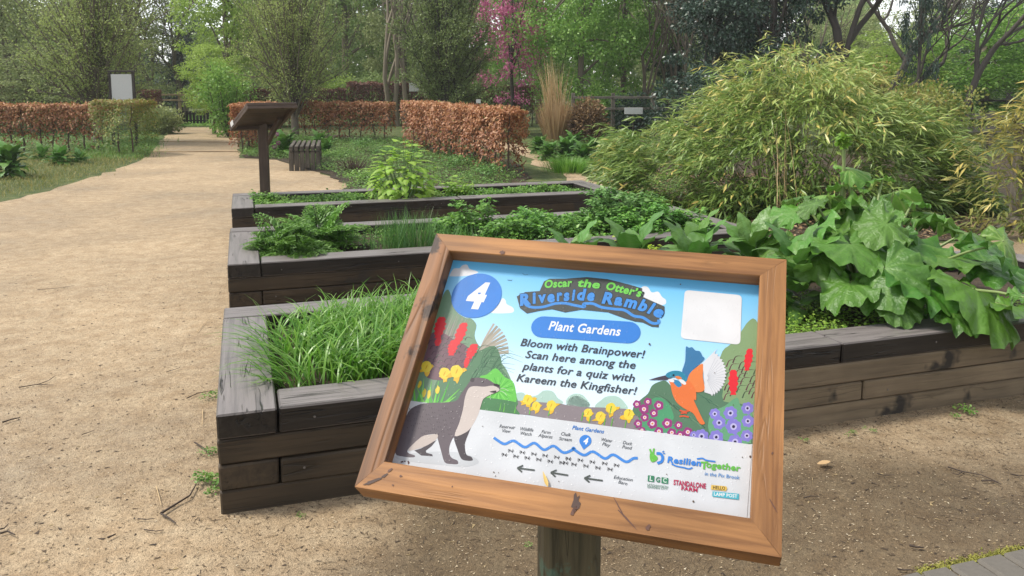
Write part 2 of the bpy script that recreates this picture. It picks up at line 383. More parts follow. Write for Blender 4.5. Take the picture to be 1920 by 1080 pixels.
# ================================================================ setting: ground sheets
def sheet(name, P, z, mat, kind='structure'):
    P = np.asarray(P, float)
    V = np.column_stack([P[:, 0], P[:, 1], np.full(len(P), z)])
    o = obj(name, mesh(name, V, [list(range(len(P)))], mat)); tag(o, kind=kind); return o
def ragged(P, amp=0.12, step=0.35, seed=1):
    r = np.random.default_rng(seed); P = np.asarray(P, float)[:, :2]; out = []
    for i in range(len(P)):
        a, c = P[i], P[(i + 1) % len(P)]; L = np.linalg.norm(c - a); n = max(1, int(L / step))
        for k in range(n):
            q = a + (c - a) * k / n
            out.append(q + (r.normal(0, amp, 2) if (L < 12) else 0))
    return np.array(out)
sheet('ground', [(-85, -64), (85, -64), (85, 206), (-85, 206)], 0, M['grassground'])

# the raised beds share one grid: U runs along them to the right, W away from the camera
BO = np.array([-0.98, 2.615]); BA = R_(18.0)
BU = np.array([math.cos(BA), math.sin(BA)]); BW = np.array([-math.sin(BA), math.cos(BA)])
def B(u, v, z=0.0):
    p = BO + u * BU + v * BW; return np.array([p[0], p[1], z])

pathL = [(-9, -4), (-9, 7.6), G(-160, 412), G(-80, 396), G(-35, 387), G(0, 380), G(60, 366), G(110, 352), G(200, 325), G(262, 303), G(282, 290), G(292, 276), G(304, 262), G(318, 250), G(326, 239)]
pathR = [G(440, 239), G(447, 262), G(446, 280), G(452, 297), G(520, 300), G(585, 320), G(622, 331), G(650, 345), G(655, 360),
         B(3.7, 5.98), G(1060, 322), G(1003, 312), G(1000, 300), G(960, 285), G(905, 275), G(870, 262), G(880, 258), G(960, 268), G(1010, 288), G(1060, 312), G(1105, 335), G(1185, 362), G(1240, 375), G(1330, 393), G(1400, 412),
         B(4.6, 3.2), B(5.3, 3.0), G(1840, 450), G(1900, 422), (7.5, 8.6), (12, 8.0), (12, -4)]
path = [p[:2] for p in map(np.asarray, pathL + pathR)]
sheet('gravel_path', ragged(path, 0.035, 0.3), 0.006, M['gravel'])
soilP = [B(4.0, 3.1), G(1400, 412), G(1330, 393), G(1240, 375), G(1185, 362), G(1105, 335), G(1110, 300), G(1200, 290), G(1900, 290), G(2050, 330), G(1905, 415), G(1840, 446), B(5.2, 3.1)]
sheet('planting_soil', ragged([p[:2] for p in soilP], 0.04, 0.3, 3), 0.010, M['earth'])
soil2 = [G(655, 352), G(640, 338), G(585, 320), G(520, 300), G(455, 297), G(470, 262), G(600, 252), G(760, 262), G(960, 300), G(990, 335), B(3.2, 6.02), B(0.6, 6.02)]
sheet('flower_border_soil', ragged([p[:2] for p in soil2], 0.05, 0.3, 4), 0.012, M['earth'])

# loose grit, bark crumbs and chips on the path (nobody could count it)
def grit(name, n, poly, smin, smax, mat, label_z=0.008, flat=0.5, power=1.6):
    ok = np.zeros((0, 2))
    while len(ok) < n:
        Y = 0.9 + 11 * rng.random(4 * n) ** power; X = rng.uniform(-0.72, 0.72, 4 * n) * Y
        q = np.column_stack([X, Y]); q = q[inside(poly, q[:, 0], q[:, 1])]
        rel = q - BO; u = rel @ BU; v = rel @ BW
        inb = ((u > 0) & (u < 5) & (v > 0) & (v < 1.45)) | ((u > -.0) & (u < 3.85) & (v > 2.42) & (v < 3.8)) | ((u > 0) & (u < 3.85) & (v > 4.8) & (v < 6.0))
        ok = np.vstack([ok, q[~inb]])
    q = ok[:n]
    tv = np.array([(1, 0, 0), (-.5, .8, 0), (-.6, -.8, 0), (0.1, 0, .8)], float) ; tf = np.array([(0, 1, 3), (1, 2, 3), (2, 0, 3)])
    pos = np.column_stack([q, np.full(n, label_z)])
    a = rng.uniform(0, 2 * np.pi, n); c, s = np.cos(a), np.sin(a); z = np.zeros(n); o = np.ones(n)
    rot = np.stack([np.stack([c, -s, z], -1), np.stack([s, c, z], -1), np.stack([z, z, o], -1)], 1)
    sz = rng.uniform(smin, smax, n)
    sc = np.column_stack([sz * rng.uniform(0.8, 2.2, n), sz * rng.uniform(0.4, 1.0, n), sz * flat * rng.uniform(.5, 1.2, n)])
    V, F, T = scatter(tv, tf, pos, rot, sc)
    o = obj(name, mesh(name, V, F, mat, {'tint': T})); tag(o, kind='stuff'); return o
pp = np.array(path)
M['chips'] = leafmat('path_chips', [(0, (0.07, 0.05, 0.03)), (0.3, (0.17, 0.12, 0.07)), (0.55, (0.34, 0.25, 0.15)), (0.9, (0.42, 0.33, 0.21)), (1, (0.6, 0.52, 0.38))], 0.85, 0)
tag(grit('path_grit', 60000, pp, 0.0015, 0.0042, M['chips'], power=1.3), 'fine tan grit scattered over the gravel path', 'grit')
M['crumb'] = leafmat('bark_crumbs', [(0, (0.03, 0.02, 0.013)), (0.8, (0.10, 0.065, 0.035)), (1, (0.35, 0.26, 0.13))], 0.85, 0)
tag(grit('bark_crumbs', 5500, pp, 0.003, 0.009, M['crumb'], flat=0.35), 'dark bark crumbs scattered over the gravel path', 'bark crumbs')
# darker litter washed against the foot of the front bed
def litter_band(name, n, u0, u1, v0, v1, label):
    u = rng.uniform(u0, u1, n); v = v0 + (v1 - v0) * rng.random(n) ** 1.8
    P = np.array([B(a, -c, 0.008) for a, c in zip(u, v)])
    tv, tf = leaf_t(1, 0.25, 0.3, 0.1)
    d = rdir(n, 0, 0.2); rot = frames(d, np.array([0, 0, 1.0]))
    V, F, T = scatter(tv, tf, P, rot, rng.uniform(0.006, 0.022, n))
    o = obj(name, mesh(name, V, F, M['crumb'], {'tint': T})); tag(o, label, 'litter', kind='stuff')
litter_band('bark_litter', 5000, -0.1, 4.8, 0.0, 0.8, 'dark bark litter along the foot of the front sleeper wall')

# twigs lying on the path, each one its own thing
def twig(name, pts, r, label, cat='twig', mat='twig', fork=None):
    P = [G(x, y, 0.012 + r) for x, y in pts]
    P = np.array(P); P[:, 2] += np.abs(rng.normal(0, r * 0.6, len(P)))
    lines = [(P, np.linspace(r, r * 0.5, len(P)))]
    if fork: Q = np.array([G(x, y, 0.012 + r) for x, y in fork]); lines.append((Q, np.linspace(r * 0.8, r * 0.35, len(Q))))
    V, F, T = tubes(lines, 5); c = P.mean(0); V = V - c
    o = obj(name, mesh(name, V, F, M[mat], {'tint': T}), loc=c); tag(o, label, cat, 'twigs on the gravel path')
twig('twig', [(35, 727), (70, 721), (98, 722)], .0028, 'forked dark twig lying left on the path, level with the bed grass', fork=[(70, 721), (90, 714), (103, 705)])
twig('twig', [(5, 792), (22, 786), (38, 783)], .004, 'short thick twig at the left edge of the path')
twig('twig', [(153, 815), (166, 811), (178, 806)], .002, 'short thin twig in the middle of the path, right of the thick one')
twig('twig', [(302, 963), (330, 945), (356, 931), (368, 908)], .0045, 'longest forked twig by the corner of the front bed', fork=[(302, 963), (318, 972), (330, 981)])
twig('twig', [(258, 973), (275, 974), (290, 973)], .002, 'thin twig just left of the longest forked twig')
twig('twig', [(270, 993), (292, 996), (308, 994)], .002, 'thin curved twig below the longest forked twig')
twig('twig', [(0, 1000), (14, 996), (28, 1003)], .004, 'dark twig cluster at the bottom left edge of the path', fork=[(0, 992), (8, 990), (16, 982)])
twig('twig', [(202, 1008), (210, 1005), (217, 1001)], .004, 'stubby dark bark twig near the bottom of the path')
twig('twig', [(312, 698), (325, 694), (338, 689)], .002, 'small twig halfway between the path middle and the front bed')
twig('twig', [(365, 830), (378, 838), (392, 848)], .0035, 'dark twig leaning into weeds beside the front bed')
twig('twig', [(350, 747), (370, 738), (400, 732)], .0025, 'long dark twig pointing at weeds left of the front bed')
twig('straw_stalk', [(293, 912), (298, 930), (302, 948)], .0018, 'upright lying pale straw beside the longest forked twig', 'straw', 'straw')
twig('straw_stalk', [(369, 623), (380, 610), (392, 598)], .0018, 'pale straw left of the grass bed corner', 'straw', 'straw')
twig('straw_stalk', [(380, 768), (380, 782), (379, 797)], .002, 'pale straw next to weeds at the front bed corner', 'straw', 'straw')
twig('twig', [(1777, 876), (1805, 884), (1840, 892), (1872, 905)], .003, 'long forked twig on damp ground at the right', fork=[(1805, 884), (1795, 890), (1783, 886)])
twig('twig', [(1840, 902), (1860, 902), (1877, 909)], .003, 'curved twig touching the end of the long forked twig')
twig('twig', [(1645, 889), (1660, 891), (1677, 891)], .0025, 'thin twig on damp ground right of the sign frame')
twig('twig', [(1507, 934), (1520, 932), (1535, 931)], .0025, 'thin twig lying closest to the right side of the sign frame')
twig('twig', [(1705, 1023), (1718, 1026), (1732, 1027)], .004, 'thick dark twig on damp ground just above the pavers')
twig('twig', [(1898, 890), (1910, 892), (1920, 892)], .003, 'dark twig at the right edge of the damp ground')
twig('twig', [(1683, 1067), (1695, 1069), (1708, 1069)], .003, 'small twig left of the grey pavers')
twig('twig', [(70, 543), (100, 541), (140, 536)], .002, 'thin faint twig far up the left of the path')
def flat_leaf(name, px, L, yaw, label, mat, z=0.02, P=None, cat='fallen leaf', up=(0, 0, 1.0), grp='leaves lying about'):
    tv, tf = leaf_t(4, 0.3, 0.25, -0.12)
    c = G(*px, z) if P is None else P
    d = np.array([[math.cos(yaw), math.sin(yaw), 0.05]]); rot = frames(d, np.array(up))
    V, F, T = scatter(tv, tf, np.zeros((1, 3)), rot, np.array([L])); 
    o = obj(name, mesh(name, V, F, mat, {'tint': T}), loc=c); tag(o, label, cat, grp)
M['deadleaf'] = leafmat('dead_leaf', [(0, (0.42, 0.26, 0.12)), (1, (0.55, 0.38, 0.2))], 0.6, 0.2)
flat_leaf('fallen_leaf', (1533, 870), 0.05, 0.1, 'curled tan leaf on damp ground near the front wall', M['deadleaf'])

# ================================================================ grey block pavers in the bottom right corner
pv = thing('block_paving', G(1850, 1075), 'grey block paving strip in the bottom right corner', 'paving')
tag(pv, kind='structure')
pa = G(1720, 1078)[:2]; pb = G(1920, 1034)[:2]; pd = unit(pb - pa); pn = np.array([pd[1], -pd[0]])
pme = boxmesh('paver', 0.097, 0.197, 0.06, M['paver'], 0.009)
pang = math.atan2(pd[1], pd[0])
for i in range(-3, 12):
    for j in range(0, 4):
        q = pa + pd * (0.104 * (i + 0.5)) + pn * (0.204 * (j + 0.5))
        o = obj('paver', pme, pv, loc=(q[0] - pv.location[0], q[1] - pv.location[1], -0.013 + rng.normal(0, .0012)), rot=(rng.normal(0, .01), rng.normal(0, .01), pang))

# ================================================================ raised beds of sleepers
CH = 0.09   # course height
_a = np.linspace(0, 2 * np.pi, 9)[:-1]; screw_me = mesh('screw', np.vstack([np.column_stack([.0045 * np.cos(_a), .0045 * np.sin(_a), 0 * _a]), np.column_stack([.003 * np.cos(_a), .003 * np.sin(_a), 0 * _a + .002])]), [(i, (i + 1) % 8, 8 + (i + 1) % 8, 8 + i) for i in range(8)] + [tuple(range(8, 16))], plain('dull_screw', (.13, .115, .10), .6))
def raised_bed(label, u0, u1, v0, v1, seed, front_split, dry_from=None, right_end=True):
    r = np.random.default_rng(seed); base = B(u0, v0, 0)
    t = thing('raised_bed', base, label, 'raised bed', 'raised beds of dark sleepers')
    W = 0.2
    def put(ua, ub, va, vb, k, along, mat):
        """one sleeper covering the rectangle, course k (0 = bottom)"""
        g = 0.0035
        ua += g; ub -= g; va += g; vb -= g
        jit = r.normal(0, 0.0025, 2)
        L = (ub - ua) if along == 'u' else (vb - va); wdt = (vb - va) if along == 'u' else (ub - ua)
        o = obj('sleeper', boxmesh('sleeper', L, wdt, CH - 0.004, mat, 0.006, 0.0018), t)
        c = B((ua + ub) / 2 + (jit[0] if along == 'v' else 0), (va + vb) / 2 + (jit[1] if along == 'u' else 0), CH * (k + 0.5) - 0.002)
        o.location = tuple(c - base); o.rotation_euler = (0, 0, BA + (math.pi / 2 if along == 'v' else 0) + r.normal(0, .001))
    for k in range(4):
        top = (k == 3)
        def mt(side):
            if top: return M['sleeper']
            if dry_from is not None and side in dry_from: return M['sleeper_dry'] if k < 3 else M['sleeper_face']
            return M['sleeper_face']
        # corners alternate between courses
        own_side = (k % 2 == 1)
        fs = front_split[k]
        ua = u0 + (W if own_side else 0)
        cuts = [ua] + [s for s in fs if ua + .1 < s < u1 - .1] + [u1]
        for a, c in zip(cuts[:-1], cuts[1:]):
            m = mt('front')
            if dry_from is not None and not top and a < 1.2: m = M['sleeper_face']
            put(a, c, v0, v0 + W, k, 'u', m)
        # back run
        full_back = (k % 2 == 1)
        ub0 = u0 if full_back else u0 + W
        bc = [ub0] + [s + 0.3 for s in fs if ub0 + .2 < s + .3 < u1 - .2] + [u1]
        for a, c in zip(bc[:-1], bc[1:]): put(a, c, v1 - W, v1, k, 'u', mt('back'))
        # left and right ends
        va = v0 if own_side else v0 + W; vb = v1 - W if full_back else v1
        put(u0, u0 + W, va, vb, k, 'v', mt('left'))
        if right_end: put(u1 - W, u1, v0 + W, v1 - W, k, 'v', mt('right'))
    for k_, (uu, kk) in enumerate([(0.32, 3), (1.05, 3), (1.9, 3), (3.0, 3), (0.28, 1), (2.75, 1)]):
        o = obj('screw', screw_me, t); c = B(u0 + uu, v0 - 0.0006, CH * (kk + .5) + r.normal(0, .008)); o.location = tuple(c - base); o.rotation_euler = (math.pi / 2, 0, BA)
    # soil
    P = [B(u0 + W - .01, v0 + W - .01), B(u1 - W + .01, v0 + W - .01), B(u1 - W + .01, v1 - W + .01), B(u0 + W - .01, v1 - W + .01)]
    nx, ny = 40, 12; us = np.linspace(u0 + W - .01, u1 - W + .01, nx); vs = np.linspace(v0 + W - .01, v1 - W + .01, ny)
    V = np.array([B(a, c, 0.285 + r.normal(0, .008)) for c in vs for a in us]) - base
    F = [(j * nx + i, j * nx + i + 1, (j + 1) * nx + i + 1, (j + 1) * nx + i) for j in range(ny - 1) for i in range(nx - 1)]
    obj('soil', mesh('soil', V, np.array(F), M['earth'], smooth=True), t)
    return t
bed1 = raised_bed('long front raised bed with grass, comfrey and rhubarb, its weathered wall facing the path', 0, 4.88, 0, 1.41, 1,
                  {3: [2.50], 2: [1.9, 4.2], 1: [0.2, 1.5, 2.62], 0: [1.5, 4.1]}, dry_from=('front',))
bed2 = raised_bed('middle raised bed of ferny herbs, chives and mint', 0, 3.80, 2.43, 3.80, 2, {3: [2.3], 2: [1.6], 1: [0.2, 2.4], 0: [1.2]})
bed3 = raised_bed('farthest raised bed, with the brown lectern and golden leafy bush in it', 0, 3.80, 4.86, 5.93, 3, {3: [2.1], 2: [1.6], 1: [0.2, 2.4], 0: [1.2]})
def edging(pts, label, w=0.1, h=0.1, mat='greywood', z=0.05, name='timber_edging'):
    for i in range(len(pts) - 1):
        a = np.array(pts[i], float); c = np.array(pts[i + 1], float); a[2] = c[2] = z
        mid = (a + c) / 2; t = beam(name, a, c, w, h, M[mat]); tag(t, label, 'edging', 'timber path edgings')
edging([B(3.66, 5.96), B(3.66, 7.3)], 'grey timber edging running back from the right corner of the farthest bed', 0.18, 0.14, 'greywood', 0.07)
edging([G(1838, 452), G(1905, 420)], 'thin timber edging beside gravel at the right edge, below the bamboo', 0.05, 0.06, 'greywood', 0.03)
edging([G(300, 266), G(450, 268)], 'pale timber strip across the far path, the farther one', 0.06, 0.03, 'railwood', 0.012)
edging([G(268, 286), G(447, 285)], 'pale timber strip across the far path, the nearer one', 0.06, 0.03, 'railwood', 0.012)

# ================================================================ the interpretation sign in front
SC = np.array([0.11812, 1.39101, 0.95052])
SR = np.array([[0.96218085, 0.20823963, -0.17562536], [-0.27155328, 0.68206869, -0.67900009], [-0.02160617, 0.70101253, 0.71282158]])
SW, SH = 0.679, 0.5202; bl, br_, bt, bb = 0.0394, 0.0456, 0.0396, 0.0499
sign = bpy.data.objects.new('information_sign', None); link(sign)
tag(sign, 'framed oak information sign numbered 4 on a green post, in front of the beds', 'sign')
sign.location = (0.1, 1.375, 0)
SM = Matrix([list(SR[i]) + [SC[i]] for i in range(3)] + [[0, 0, 0, 1]]); SL = Matrix.Translation(-sign.location) @ SM
FT = 0.046       # frame depth
hw, hh = SW / 2, SH / 2
def frame_piece(P, inner_edge, mat, grain):
    """mitred moulding: P four corners outer a, outer b, inner b, inner a (panel coords, CCW); front face slightly domed towards the outer edge"""
    P = [np.array(p, float) for p in P]
    a, c = P[0], P[1]; d = (c - a) / np.linalg.norm(c - a); n = np.array([-d[1], d[0]]); ang = math.atan2(d[1], d[0])
    prof = [(0.0, -FT), (0.0, -0.004), (0.0015, -0.001), (0.004, 0.0), (0.5, 0.0005), (0.96, 0.0), (0.99, -0.0012), (1.0, -0.004), (1.0, -0.040), (0.5, -0.043), ]
    n_ = len(prof); V = []
    N = 24
    for i in range(N + 1):
        t = i / N
        for s, z in prof:
            s_ = s if s > 0.01 else s / 0.04 * 1.0 if False else s
            o = P[0] + (P[3] - P[0]) * s_; q = P[1] + (P[2] - P[1]) * s_
            p = o + (q - o) * t; V.append((p[0], p[1], z))
    F = []
    for i in range(N):
        for k in range(n_):
            k2 = (k + 1) % n_; F.append((i * n_ + k, (i + 1) * n_ + k, (i + 1) * n_ + k2, i * n_ + k2))
    F.append(tuple(range(n_))); F.append(tuple(N * n_ + k for k in reversed(range(n_))))
    V = np.array(V); mid = V.mean(0); mid[2] = 0
    ca, sa = math.cos(-ang), math.sin(-ang); W_ = V - mid
    V2 = np.column_stack([ca * W_[:, 0] - sa * W_[:, 1], sa * W_[:, 0] + ca * W_[:, 1], W_[:, 2]])
    o = obj('frame_rail', mesh('frame_rail', V2, F, mat), sign)
    o.matrix_basis = SL @ Matrix.Translation(Vector(mid)) @ Matrix.Rotation(ang, 4, 'Z')
    return o
g = 0.0004
fr_top = frame_piece([(hw - g, hh), (-hw + g, hh), (-hw + bl, hh - bt), (hw - br_, hh - bt)], 0, M['oak'], 0)
fr_bot = frame_piece([(-hw + g, -hh), (hw - g, -hh), (hw - br_, -hh + bb), (-hw + bl, -hh + bb)], 0, M['oak'], 0)
fr_right = frame_piece([(hw, -hh + g), (hw, hh - g), (hw - br_, hh - bt), (hw - br_, -hh + bb)], 0, M['oak'], 0)
fr_left = frame_piece([(-hw, hh - g), (-hw, -hh + g), (-hw + bl, -hh + bb), (-hw + bl, hh - bt)], 0, M['oak_dark'], 0)
fr_left['label'] = 'left rail with dark weathered streaks'
# dark knots and resin cracks on the rails
def on_frame(pts, z=0.0011):
    out = []
    for x, y in pts: out.append(sign_pt(x, y, 0.0) + np.array([0, 0, z]))
    return np.array(out)
Rinv = SR.T
def sign_pt(x, y, depth):
    """photo direction -> point of the plane lying 'depth' below the frame face, in sign coordinates"""
    r = Rinv @ ray(x, y); o = Rinv @ (np.array([0, 0, EYE]) - SC)
    t = (-depth - o[2]) / r[2]; return o + t * r
M['knot'] = plain('knot', (0.05, 0.022, 0.014), 0.6)
M['crack'] = plain('resin_streak', (0.09, 0.035, 0.02), 0.6)
def frame_mark(name, pts, mat, parent, z=0.0012):
    Q = np.array([sign_pt(x, y, 0.0) for x, y in pts]); Q[:, 2] = z
    M_ = Matrix.Translation(Vector(Q.mean(0))); V = Q - Q.mean(0)
    o = obj(name, mesh(name, V, [list(range(len(V)))], mat), parent)
    o.matrix_basis = parent.matrix_basis.inverted() @ SL @ M_
def blob(cx, cy, rx, ry, rot=0, n=14, seed=0, rough=0.25):
    r = np.random.default_rng(seed + int(cx)); a = np.linspace(0, 2 * np.pi, n, endpoint=False); k = 1 + r.uniform(-rough, rough, n)
    x, y = rx * k * np.cos(a), ry * k * np.sin(a); c, s = math.cos(rot), math.sin(rot)
    return np.column_stack([cx + c * x - s * y, cy + s * x + c * y])
for (cx, cy, rx, ry, ro, par, mt) in [(1080, 943, 7, 15, 0.1, fr_bot, 'knot'), (1076, 958, 4, 9, .5, fr_bot, 'crack'), (1215, 990, 4, 7, 0.2, fr_bot, 'crack'),
                                      (1175, 973, 1.6, 24, -0.75, fr_bot, 'crack'), (1160, 950, 1.2, 16, -0.5, fr_bot, 'crack'), (698, 903, 3, 17, 1.2, fr_bot, 'knot'), (722, 892, 2.5, 7, 1.1, fr_bot, 'knot'), (732, 882, 2, 6, .9, fr_bot, 'crack'),
                                      (1449, 947, 1.2, 14, -0.5, fr_right, 'crack'), (942, 474, 4.5, 3.5, 0, fr_top, 'crack'),
                                      (752, 893, 2.5, 2, 0, fr_bot, 'crack'), (737, 910, 2, 1.5, 0, fr_bot, 'crack'), (848, 913, 1.5, 1.5, 0, fr_bot, 'crack'),
                                      (1407, 857, 2, 3, 0, fr_right, 'knot'), (1448, 850, 1.5, 2.5, 0.4, fr_right, 'crack')]:
    frame_mark('knot' if mt == 'knot' else 'crack', blob(cx, cy, rx, ry, ro, rough=.35), M[mt], par)
# grey green square post with an arched grain, under the frame
pz1 = 0.94; Pp = obj('post', boxmesh('post', 1.15, 0.1, 0.1, M['greenpost'], 0.012), sign)
Pp.matrix_basis = Matrix.Translation((0.0, 0.0, 0.245)) @ Matrix.Rotation(R_(6), 4, 'Z') @ Matrix.Rotation(-math.pi / 2, 4, 'Y')
bk = obj('backing_board', boxmesh('backing_board', SW - 0.05, SH - 0.05, 0.01, M['darkwood'], 0.002), sign); bk.matrix_basis = SL @ Matrix.Translation((0, 0, -FT - 0.0055))

# ---------------------------------------------------------------- printed panel: flat artwork laid as thin film layers on the board
PD = 0.033       # recess of the print
def pmat(name, col, rough=0.32):
    m, nt, n, b = _mat('print_' + name); b.inputs['Roughness'].default_value = rough; b.inputs['Specular IOR Level'].default_value = 0.3
    co = _n(nt, 'ShaderNodeTexCoord'); no = _n(nt, 'ShaderNodeTexNoise', Scale=14.0, Detail=6.0); nt.links.new(co.outputs['Object'], no.inputs['Vector'])
    rp = ramp(nt, [(0.3, tuple(c * 0.52 for c in col)), (0.65, tuple(min(1, c * 0.59) for c in col))]); nt.links.new(no.outputs['Fac'], rp.inputs[0])
    vo = _n(nt, 'ShaderNodeTexVoronoi', Scale=120.0); nt.links.new(co.outputs['Object'], vo.inputs['Vector'])
    r2 = ramp(nt, [(0.12, g3(1)), (0.2, g3(0))]); nt.links.new(vo.outputs['Distance'], r2.inputs[0])
    bp = _n(nt, 'ShaderNodeBump', Strength=0.35, Distance=0.0006); nt.links.new(r2.outputs[0], bp.inputs['Height']); nt.links.new(bp.outputs[0], b.inputs['Normal'])
    nt.links.new(rp.outputs[0], b.inputs['Base Color']); return m
def srgb(h):
    v = [int(h[i:i + 2], 16) / 255 for i in (0, 2, 4)]
    return tuple((c / 12.92 if c <= 0.04045 else ((c + 0.055) / 1.055) ** 2.4) for c in v)
_pm = {}
def pc(h):
    if h not in _pm: _pm[h] = pmat(h, srgb(h))
    return _pm[h]
_pz = [0.0]
def pl(x, y):
    return sign_pt(x, y, PD)[:2]
# board itself, with a sky gradient printed on the upper part
x0, x1 = -hw + bl - .002, hw - br_ + .002; y0_, y1_ = -hh + bb - .002, hh - bt + .002
def skymat():
    m, nt, n, b = _mat('print_sky'); b.inputs['Roughness'].default_value = 0.3
    co = _n(nt, 'ShaderNodeTexCoord'); sx = _n(nt, 'ShaderNodeSeparateXYZ'); nt.links.new(co.outputs['Object'], sx.inputs[0])
    mr = _n(nt, 'ShaderNodeMapRange'); mr.inputs[1].default_value = -0.03; mr.inputs[2].default_value = 0.22; nt.links.new(sx.outputs[1], mr.inputs[0])
    rp = ramp(nt, [(0, srgb('b8c8d2')), (0.35, srgb('92bcd6')), (1, srgb('529fcb'))]); nt.links.new(mr.outputs[0], rp.inputs[0])
    nt.links.new(rp.outputs[0], b.inputs['Base Color']); return m
panel = obj('panel', boxmesh('panel', x1 - x0, y1_ - y0_, 0.006, pc('e6e9ee'), 0.0005), sign)
panel.matrix_basis = SL @ Matrix.Translation(((x0 + x1) / 2, (y0_ + y1_) / 2, -PD - 0.003))
PB = panel.matrix_basis.inverted() @ SL
class Print:
    """collects coloured shapes; each layer lies a hair above the last"""
    def __init__(s, name): s.name = name; s.V = []; s.F = []; s.m = []; s.mats = []; s.n = 0
    def poly(s, pts, col, panelspace=False, clip=True):
        P = np.array([pl(x, y) for x, y in pts]) if not panelspace else np.asarray(pts, float)
        if clip: P[:, 0] = np.clip(P[:, 0], x0 + .001, x1 - .001); P[:, 1] = np.clip(P[:, 1], y0_ + .001, y1_ - .001)
        _pz[0] += 0.0000025
        mt = col if not isinstance(col, str) else pc(col)
        if mt not in s.mats: s.mats.append(mt)
        s.V += [(p[0], p[1], -PD + _pz[0]) for p in P]; s.F.append(tuple(range(s.n, s.n + len(P)))); s.n += len(P); s.m.append(s.mats.index(mt))
    def tri(s, V2, F, col):
        _pz[0] += 0.0000025
        mt = pc(col)
        if mt not in s.mats: s.mats.append(mt)
        s.V += [(p[0], p[1], -PD + _pz[0]) for p in V2]
        for f in F: s.F.append(tuple(i + s.n for i in f)); s.m.append(s.mats.index(mt))
        s.n += len(V2)
    def many(s, polys, col, panelspace=False):
        """several shapes of one colour at one layer"""
        z = _pz[0]
        for q in polys: _pz[0] = z + 0.0000; s.poly(q, col, panelspace)
        _pz[0] = z + 0.000003
    def stroke(s, pts, wdt, col, smooth=True, taper=False):
        P = np.array([pl(x, y) for x, y in pts]); P = smooth_open(P, 6) if smooth and len(P) > 2 else P
        d = unit(np.gradient(P, axis=0)); n = np.column_stack([-d[:, 1], d[:, 0]])
        wv = (np.linspace(1, 0.15, len(P)) if taper else np.ones(len(P)))[:, None] * wdt / 2
        A, Bq = P + n * wv, P - n * wv; k = len(P)
        s.tri(np.vstack([A, Bq]), [(i, i + 1, k + i + 1, k + i) for i in range(k - 1)], col)
    def done(s, label=None):
        o = obj(s.name, mesh(s.name, np.array(s.V), s.F, s.mats, mi=s.m), panel); o.matrix_basis = PB
        if label: o['label'] = label
        return o
_tc = {}
def glyphs(txt, bold, shear):
    k = (txt, bold, shear)
    if k not in _tc:
        cu = bpy.data.curves.new('t', 'FONT'); cu.body = txt; cu.size = 1; cu.offset = bold; cu.shear = shear; cu.resolution_u = 3; cu.fill_mode = 'BOTH'
        cu.space_character = 1.0 + bold * 2.2
        o = bpy.data.objects.new('t', cu); COL.objects.link(o); bpy.context.view_layer.update()
        me = bpy.data.meshes.new_from_object(o.evaluated_get(bpy.context.evaluated_depsgraph_get()))
        V = np.array([v.co[:2] for v in me.vertices]); F = [tuple(p.vertices) for p in me.polygons]
        bpy.data.objects.remove(o); bpy.data.meshes.remove(me); bpy.data.curves.remove(cu); _tc[k] = (V, F)
    return _tc[k]
def text(pr, txt, a, c, col, cap=None, bold=0.02, shear=0.18, dx=0, dy=0, base=None):
    """a, c: photo position of baseline start and end; cap: capital height in photo px"""
    V, F = glyphs(txt, bold, shear); Vb = glyphs(txt, base, shear)[0] if base is not None else V
    A, C_ = pl(*a), pl(*c); L = np.linalg.norm(C_ - A); d = (C_ - A) / L; n = np.array([-d[1], d[0]])
    x0v, x1v = Vb[:, 0].min(), Vb[:, 0].max(); sx = L / (x1v - x0v)
    sy = sx
    if cap:
        h = np.linalg.norm(pl(a[0], a[1] - cap) - A); sy = h / 0.73
    W_ = A + np.outer((V[:, 0] - x0v) * sx + dx, d) + np.outer(V[:, 1] * sy + dy, n)
    pr.tri(W_, F, col)
Z1 = lambda P: [(730 + x / 4.154, 480 + y / 4.154) for x, y in P]
Z2 = lambda P: [(1080 + x / 4.154, 500 + y / 4.154) for x, y in P]
Z3 = lambda P: [(730 + x / 4.154, 700 + y / 4.154) for x, y in P]
Z4 = lambda P: [(1060 + x / 4.319, 720 + y / 4.319) for x, y in P]

pr = Print('printed_backdrop')
LB, RB = (735, 747), (1410, 834)
pr.poly([(835, 480), (1425, 525), RB, LB], skymat())
pr.many([smooth_closed(Z1([(470, 150), (500, 100), (545, 95), (570, 72), (605, 68), (625, 100), (670, 115), (690, 130), (600, 155), (480, 158)])),
         smooth_closed(Z1([(790, 440), (850, 380), (880, 330), (905, 345), (915, 375), (960, 400), (970, 430), (930, 445)])),
         smooth_closed(Z2([(480, 240), (490, 190), (520, 155), (560, 160), (590, 200), (640, 195), (670, 235), (700, 260), (690, 295), (600, 300), (520, 270)]))], 'f4f6fb')
# far pale bushes, then the brown ground band, along the foot of the picture
pr.many([smooth_closed(Z3([(960, 230), (985, 160), (1040, 150), (1080, 180), (1150, 170), (1200, 135), (1270, 140), (1310, 190), (1345, 240), (1100, 300)])),
         smooth_closed(Z3([(1380, 260), (1400, 200), (1450, 175), (1500, 190), (1560, 250), (1450, 300)])),
         smooth_closed(Z4([(10, 160), (20, 110), (70, 80), (130, 85), (170, 120), (200, 180), (90, 240)])), smooth_closed(Z4([(240, 190), (290, 130), (340, 100), (420, 100), (480, 150), (500, 210), (350, 260)]))], 'bcdcd0')
pr.poly(Z3([(930, 230), (985, 212), (1330, 235), (1454, 262)]) + Z4([(0, 160), (120, 185), (300, 190), (480, 200), (640, 230), (660, 395), (430, 352), (0, 302)]) + Z3([(1100, 330), (900, 308)]), '968b90')
